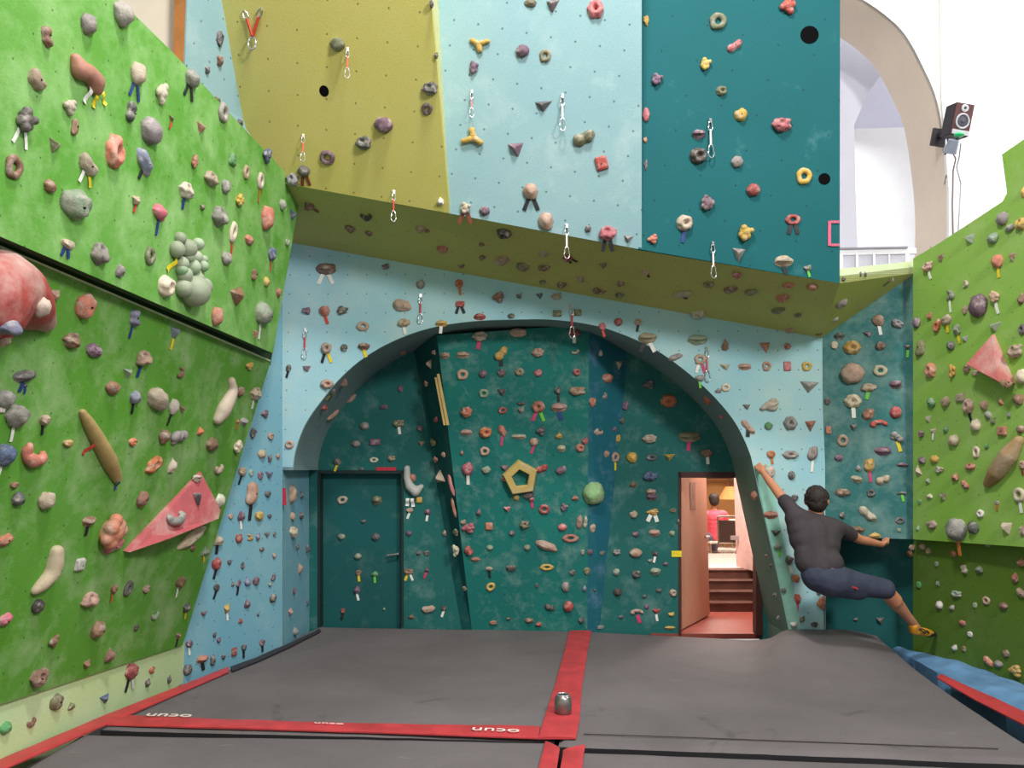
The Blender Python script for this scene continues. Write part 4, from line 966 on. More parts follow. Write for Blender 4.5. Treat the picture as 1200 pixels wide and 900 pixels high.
# ------------------------------------------------------------------ hold shapes (unit size, wall plane = z 0)
rnd = random.Random(7)
def hemi(bm, f, sub=3):
    g = bmesh.ops.create_icosphere(bm, subdivisions=sub, radius=1.0)
    for v in g['verts']:
        x, y, z = v.co
        if z < -0.05: k = 1.0 / max(1e-3, math.hypot(x, y)); s = min(1.0, math.hypot(x, y)); x, y, z = x, y, -0.06
        v.co = Vector(f(x, y, z))
    return g['verts']
def unit_mesh(kind, seed):
    r = random.Random(seed * 31 + ord(kind)); bm = bmesh.new()
    off = Vector((r.uniform(0, 50), r.uniform(0, 50), r.uniform(0, 50)))
    def nz(x, y, z, s=1.6, a=0.12): return 1 + a * noise.noise(Vector((x, y, z)) * s + off) * 2
    def g2(x, y, cx, cy, w): return math.exp(-((x - cx) ** 2 + (y - cy) ** 2) / (w * w))
    if kind == 'R':
        hemi(bm, lambda x, y, z: (x * .5 * nz(x, y, z), y * .5 * nz(x, y, z), z * .46 * nz(x, y, z)))
    elif kind == 'J':
        cy = r.uniform(.15, .4); cx = r.uniform(-.2, .2)
        def f(x, y, z):
            k = nz(x, y, z, 1.7, .16); h = z * .52 * (1 - .75 * g2(x, y, cx, cy, .34)) * (1.0 - .22 * y)
            return (x * .5 * k, y * .48 * k, h * k)
        hemi(bm, f, 4)
    elif kind == 'P':
        c1 = r.uniform(-.1, .1)
        def f(x, y, z):
            k = nz(x, y, z, 1.8, .1); h = z * .5 * (1 - .92 * g2(x, y, c1, .02, .33)); return (x * .5 * k, y * .5 * k, h * k)
        hemi(bm, f, 4)
    elif kind == 'D':
        n, m = 28, 12; R_, rr = .33, .165; V = []
        for i in range(n):
            t = 2 * math.pi * i / n; k = nz(math.cos(t), math.sin(t), 0, 1.2, .1); row = []
            for j in range(m):
                p = 2 * math.pi * j / m; q = (R_ + rr * math.cos(p)) * k
                row.append(bm.verts.new((q * math.cos(t), q * math.sin(t), max(-.03, rr * 1.25 * math.sin(p) + .06))))
            V.append(row)
        for i in range(n):
            for j in range(m): bm.faces.new((V[i][j], V[(i + 1) % n][j], V[(i + 1) % n][(j + 1) % m], V[i][(j + 1) % m]))
    elif kind == 'C':
        n = 18; a0, a1 = R(175), R(395); pts = []; rs = []
        for i in range(n):
            t = a0 + (a1 - a0) * i / (n - 1); pts.append((.33 * math.cos(t), .30 * math.sin(t) + .08, .08 + .04 * math.sin(i)))
            rs.append(.05 + .16 * math.sin(math.pi * (i + 1.2) / (n + 1.4)) * nz(i * .2, 0, 0))
        add_tube(bm, pts, .1, 12, False, rs)
    elif kind == 'B':
        bend = r.uniform(.05, .2); wst = r.uniform(.1, .35)
        def f(x, y, z):
            k = nz(x, y, z, 1.4, .1); w = 1 - wst * math.exp(-(x / .35) ** 2)
            return (x * .5 * k, (y * .5 * w) * k + bend * (x * x - .5) * .6, z * .46 * k * w)
        hemi(bm, f, 4)
    elif kind == 'T':
        a = r.uniform(-.12, .12); top = Vector((a, .08, .46)); base = [Vector((-.5, .38 + r.uniform(-.1, .05), 0)), Vector((.5, .42 + r.uniform(-.15, .03), 0)), Vector((r.uniform(-.15, .15), -.5, 0))]
        vb = [bm.verts.new(b) for b in base]; vl = [bm.verts.new(b - Vector((0, 0, .05))) for b in base]
        vt = [bm.verts.new(top + (b - Vector((0, .1, 0))) * .22) for b in base]
        for i in range(3):
            j = (i + 1) % 3; bm.faces.new((vl[i], vl[j], vb[j], vb[i])); bm.faces.new((vb[i], vb[j], vt[j], vt[i]))
        bm.faces.new(vt); bm.faces.new(list(reversed(vl)))
        bmesh.ops.bevel(bm, geom=bm.edges[:], offset=.06, segments=3, affect='EDGES', profile=.6)
    elif kind == 'K':
        def f(x, y, z):
            k = nz(x, y, z, 1.5, .32); s = .85 + .3 * max(abs(x), abs(y)); return (x * .48 * k, y * .48 * k, z * .5 * k)
        hemi(bm, f, 2)
    elif kind == 'E':
        sh = r.uniform(.25, .45)
        def f(x, y, z):
            k = nz(x, y, z, 1.6, .1); yy = y * .5 * k; up = max(0.0, y)
            return (x * .5 * k, yy - (.18 * z if y > 0 else 0) + sh * .1, z * (.42 + .35 * y) * k)
        hemi(bm, f, 4)
    elif kind == 'S':
        for a in (R(150), R(25), R(270)):
            L = .46 + r.uniform(-.05, .04); ex = a + r.uniform(-.2, .2)
            pts = [(L * t * math.cos(a + (ex - a) * t), L * t * math.sin(a + (ex - a) * t), .08 + .04 * math.sin(t * 3)) for t in (0, .3, .6, .85, 1.0)]
            add_tube(bm, pts, .1, 12, False, [.17, .13, .11, .12, .07])
        add_sphere(bm, (0, 0, .07), .18, 2)
    elif kind == 'G':
        add_sphere(bm, (0, 0, .08), .3, 3)
        for i in range(8):
            a = i * 2 * math.pi / 7 + r.uniform(-.3, .3); d = r.uniform(.2, .33) if i < 7 else 0.05
            add_sphere(bm, (d * math.cos(a), d * math.sin(a), .1 + r.uniform(0, .12)), r.uniform(.13, .2), 2)
    elif kind == 'X':
        add_box(bm, 0, 0, .14, .86, .86, .36)
        for v in bm.verts:
            if v.co.z > .1: v.co.x *= .8 + r.uniform(-.05, .05); v.co.y *= .8
        bmesh.ops.bevel(bm, geom=bm.edges[:], offset=.07, segments=3, affect='EDGES')
    elif kind == 'H':
        add_cyl(bm, (0, 0, -.02), (0, 0, .012), .5, .5, 28)
    elif kind == 'V':     # two-lobed knob
        add_sphere(bm, (-.22, .2, .12), .27, 3); add_sphere(bm, (.18, -.2, .12), .26, 3); add_sphere(bm, (0, .0, .12), .25, 3); add_sphere(bm, (-.3, -.02, .05), .2, 3)
    if kind in 'GV':
        me = bpy.data.meshes.new('tmp'); bm.to_mesh(me); bm.free()
        o = bpy.data.objects.new('tmp', me); COL.objects.link(o); m = o.modifiers.new('r', 'REMESH'); m.mode = 'VOXEL'; m.voxel_size = .035
        dg = bpy.context.evaluated_depsgraph_get(); me2 = bpy.data.meshes.new_from_object(o.evaluated_get(dg)); bpy.data.objects.remove(o)
        me = me2; smooth(me); me.name = 'knobbly_shape'
    else:
        bmesh.ops.recalc_face_normals(bm, faces=bm.faces)
        me = bpy.data.meshes.new('shape_' + kind); bm.to_mesh(me); bm.free(); smooth(me, 50 if kind in 'TXHK' else None)
    me.materials.clear(); me.materials.append(HOLD if kind != 'H' else M_HOLE)
    return me
NVAR = {'R': 4, 'J': 3, 'P': 2, 'D': 2, 'C': 2, 'B': 3, 'T': 3, 'K': 4, 'E': 3, 'S': 2, 'G': 3, 'X': 1, 'H': 1, 'V': 1}
UNITS = {k: [unit_mesh(k, i) for i in range(n)] for k, n in NVAR.items()}
NAMES = {'R': 'round_hold', 'J': 'jug_hold', 'P': 'pocket_hold', 'D': 'ring_hold', 'C': 'crescent_hold', 'B': 'bean_hold', 'T': 'wedge_hold', 'K': 'small_foothold', 'E': 'ledge_hold',
         'S': 'three_armed_hold', 'G': 'knobbly_hold', 'X': 'block_hold', 'H': 'bolt_cover_disc', 'V': 'lobed_hold'}
NOUN = {'R': 'rounded hold', 'J': 'scooped jug hold', 'P': 'pocketed hold', 'D': 'ring-shaped hold', 'C': 'curved crescent hold', 'B': 'long bean-shaped hold', 'T': 'wedge hold', 'K': 'chip foothold',
        'E': 'wide ledge hold', 'S': 'three-armed hold', 'G': 'knobbly hold', 'X': 'square block hold', 'H': 'dark round hand hole', 'V': 'two-lobed hold'}
CC = {'g': ((150, 148, 148), 'grey'), 'd': ((74, 78, 86), 'dark grey'), 't': ((188, 170, 146), 'tan'), 'n': ((196, 158, 140), 'dusty pink'), 'b': ((136, 96, 72), 'brown'),
      'p': ((214, 104, 122), 'pink'), 'r': ((178, 50, 56), 'red'), 'o': ((214, 112, 54), 'orange'), 'y': ((224, 180, 66), 'yellow'), 'c': ((222, 208, 184), 'cream'),
      'w': ((232, 228, 222), 'white'), 'u': ((52, 88, 142), 'blue'), 'l': ((120, 134, 168), 'slate blue'), 'v': ((112, 74, 108), 'purple'), 'e': ((64, 160, 92), 'green'),
      'm': ((150, 172, 148), 'grey-green'), 'k': ((44, 44, 50), 'black'), 'a': ((122, 124, 88), 'olive'), 's': ((206, 122, 98), 'salmon'), 'h': ((140, 214, 140), 'light green'), 'f': ((220, 60, 50), 'bright red')}
TC = {'b': ((30, 62, 130), 'blue'), 'w': ((238, 238, 232), 'white'), 'y': ((232, 206, 40), 'yellow'), 'r': ((212, 66, 48), 'red'), 'k': ((28, 30, 36), 'black'), 'g': ((110, 200, 70), 'green'), 'p': ((206, 60, 110), 'pink'), 'o': ((196, 110, 50), 'orange'), 's': ((126, 58, 42), 'brown')}
# bolt head and tape as shared parts
bm = bmesh.new(); add_cyl(bm, (0, 0, -.5), (0, 0, .5), .5, .42, 12); me_bolt = bpy.data.meshes.new('bolt'); bm.to_mesh(me_bolt); bm.free(); me_bolt.materials.append(DARKST)
def tape_mesh():
    bm = bmesh.new(); n = 6; V = []
    for i in range(n + 1):
        t = i / n; z = .05 + .06 * math.sin(t * 2.6)
        V.append([bm.verts.new((x, -t, zz)) for x in (-.5, .5) for zz in (z, z - .05)])
    for i in range(n):
        a, b = V[i], V[i + 1]
        for q in ((0, 2, 3, 1),):
            pass
        bm.faces.new((a[0], a[2], b[2], b[0])); bm.faces.new((a[1], b[1], b[3], a[3])); bm.faces.new((a[0], b[0], b[1], a[1])); bm.faces.new((a[2], a[3], b[3], b[2]))
    bm.faces.new((V[0][0], V[0][1], V[0][3], V[0][2])); bm.faces.new((V[n][0], V[n][2], V[n][3], V[n][1]))
    bmesh.ops.recalc_face_normals(bm, faces=bm.faces); me = bpy.data.meshes.new('tape'); bm.to_mesh(me); bm.free(); me.materials.append(TAPE); return me
me_tape = tape_mesh()

bpy.context.view_layer.update()
def build_bvh(objs):
    vs = []; fs = []; own = []
    for o in objs:
        b = len(vs); mw = o.matrix_world
        vs += [mw @ v.co for v in o.data.vertices]
        for p in o.data.polygons: fs.append(tuple(b + i for i in p.vertices)); own.append(o.name)
    return BVHTree.FromPolygons(vs, fs), own
BV, OWN = build_bvh(WALLS)
WNAME = {'wall_back': 'the alcove back wall', 'wall_alcove_center': 'the leaning centre slab', 'wall_front': 'the pale blue arch wall', 'wall_arch_reveal': 'the inside of the arch', 'wall_pier_left': 'the blue alcove pier',
         'wall_pier_right': 'the pier beside the doorway', 'wall_left': 'the blue side wall', 'wall_left_kicker': 'the pale green kicker', 'wall_left_lower': 'the lower green panel', 'wall_left_upper': 'the upper green panel',
         'wall_overhang_soffit': 'the olive overhang', 'wall_upper_olive': 'the olive wall', 'wall_upper_blue': 'the upper blue wall', 'wall_upper_teal': 'the upper teal wall', 'wall_upper_side': 'the top side wall',
         'wall_right_teal': 'the teal wall by the climber', 'wall_right_upper': 'the far green wall', 'wall_right_lower': 'the low green wall', 'wall_recess_back': 'the dark recess', 'wall_recess_side': 'the dark recess', 'wall_recess_top': 'the dark recess',
         'trim_2': 'the mint pier edge', 'trim_4': 'the balcony edge', 'door_1': 'the closed teal door'}
HOLDS = []
WALLS += VOLS
bpy.context.view_layer.update()
BV, OWN = build_bvh(WALLS)
WNAME.update({VOLS[0].name: 'the terracotta lobed hold'})
for v_ in VOLS:
    WNAME[v_.name] = {'red_bulge': 'the red bulge', 'triangle_volume': 'the pink triangle'}.get(v_.name, 'the wall')
def frame_of(n):
    up = Vector((0, 0, 1)); up = up - n * up.dot(n); up = up.normalized() if up.length > .05 else Vector((0, 1, 0)); u = up.cross(n).normalized(); return u, up, n
def put_hold(px, py, w, h, col, kind, rot=0.0, tapes='', depth=1.0, wall=None, bolt=True):
    d = ray(px, py).normalized()
    hit = BV.ray_cast(EYE, d)
    if hit[0] is None: return None
    loc, n, fi, dist = hit; wn = OWN[fi]
    if n.dot(d) > 0: n = -n
    if kind == 'E' and abs(rot) < 1 and w < h: kind = 'R'
    depth_y = (loc - EYE).dot(Vector((0, math.cos(PITCH), math.sin(PITCH))))
    m = depth_y / FPX
    face = max(.35, -n.dot(d))
    W, Hh = w * m * 1.06, h * m * 1.06
    if face < .75:     # seen obliquely: the plate is shortened, its bulge is not
        W *= 1 + .35 * (1 - face) * (1 if abs(n.x) > abs(n.z) else .3)
        Hh *= 1 + .35 * (1 - face) * (1 if abs(n.z) >= abs(n.x) else .2)
    if kind == 'B' and h > w:
        W, Hh = Hh, W
        if abs(rot) < 21: rot = rot + 90
    dep = min(W, Hh) * (1.0 if kind not in 'BE' else 1.15) * depth
    if kind in 'DX': dep *= .85
    lift = .2 * dep
    # keep the bulge's middle on the sight line
    o2 = loc + n * lift; t = (o2 - EYE).dot(n) / d.dot(n); q = EYE + d * t - n * lift
    u, up, nn = frame_of(n)
    c, s = math.cos(R(rot)), math.sin(R(rot))
    ax = u * c + up * s; ay = -u * s + up * c
    M = Matrix(((ax.x * W, ay.x * Hh, nn.x * dep, q.x), (ax.y * W, ay.y * Hh, nn.y * dep, q.y), (ax.z * W, ay.z * Hh, nn.z * dep, q.z), (0, 0, 0, 1)))
    v = rnd.randrange(NVAR[kind]); me = UNITS[kind][v]
    o = bpy.data.objects.new(NAMES[kind], me); COL.objects.link(o); o.matrix_world = M
    base = CC[col][0]; j = rnd.uniform(.88, 1.08)
    o.color = lin(tuple(min(255, x * j + rnd.uniform(-6, 6)) for x in base))
    if bolt and max(w, h) >= 11 and kind in 'RJPBEVX':
        b = bpy.data.objects.new('bolt', me_bolt); COL.objects.link(b); b.parent = o
        bs = max(.009, .085 * min(W, Hh)); zt2 = {'R': .44, 'J': .36, 'P': .1, 'B': .4, 'T': .47, 'E': .36, 'G': .3, 'V': .36, 'X': .32}[kind]
        b.location = (rnd.uniform(-.08, .12), rnd.uniform(-.12, .02) if kind != 'T' else 0, zt2); b.scale = (bs / W, bs / Hh, .06)
        if kind == 'P': b.location = (0, 0, .08)
    n_t = len(tapes)
    for i, tc in enumerate(tapes):
        tp = bpy.data.objects.new('tape_tag', me_tape); COL.objects.link(tp); tp.parent = o; tp.color = lin(TC[tc][0]); tp['label'] = TC[tc][1] + ' tape tag'
        a = 0 if n_t == 1 else (i - (n_t - 1) / 2) * 38
        a += rnd.uniform(-9, 9)
        if n_t == 1: a += rnd.choice((-14, 0, 12))
        L = max(8, min(20, .7 * h + 3)) * m; wd_ = max(2.8, min(4.5, w * .28)) * m
        dirv = -up * math.cos(R(a)) + u * math.sin(R(a)); sdv = dirv.cross(nn).normalized()
        st = q - up * Hh * (.38 if abs(rot) < 60 else .3) + dirv * 0 + nn * .004 + u * (0 if n_t == 1 else (i - (n_t - 1) / 2) * W * .28)
        if abs(abs(rot) - 90) < 31: st = q - up * W * .4 + nn * .004
        Mt = Matrix(((sdv.x * wd_, -dirv.x * L, nn.x * .04, st.x), (sdv.y * wd_, -dirv.y * L, nn.y * .04, st.y), (sdv.z * wd_, -dirv.z * L, nn.z * .04, st.z), (0, 0, 0, 1)))
        tp.matrix_parent_inverse = M.inverted(); tp.matrix_basis = Mt
    HOLDS.append(dict(o=o, px=px, py=py, w=w, h=h, c=col, k=kind, t=tapes, wall=wn)); return o

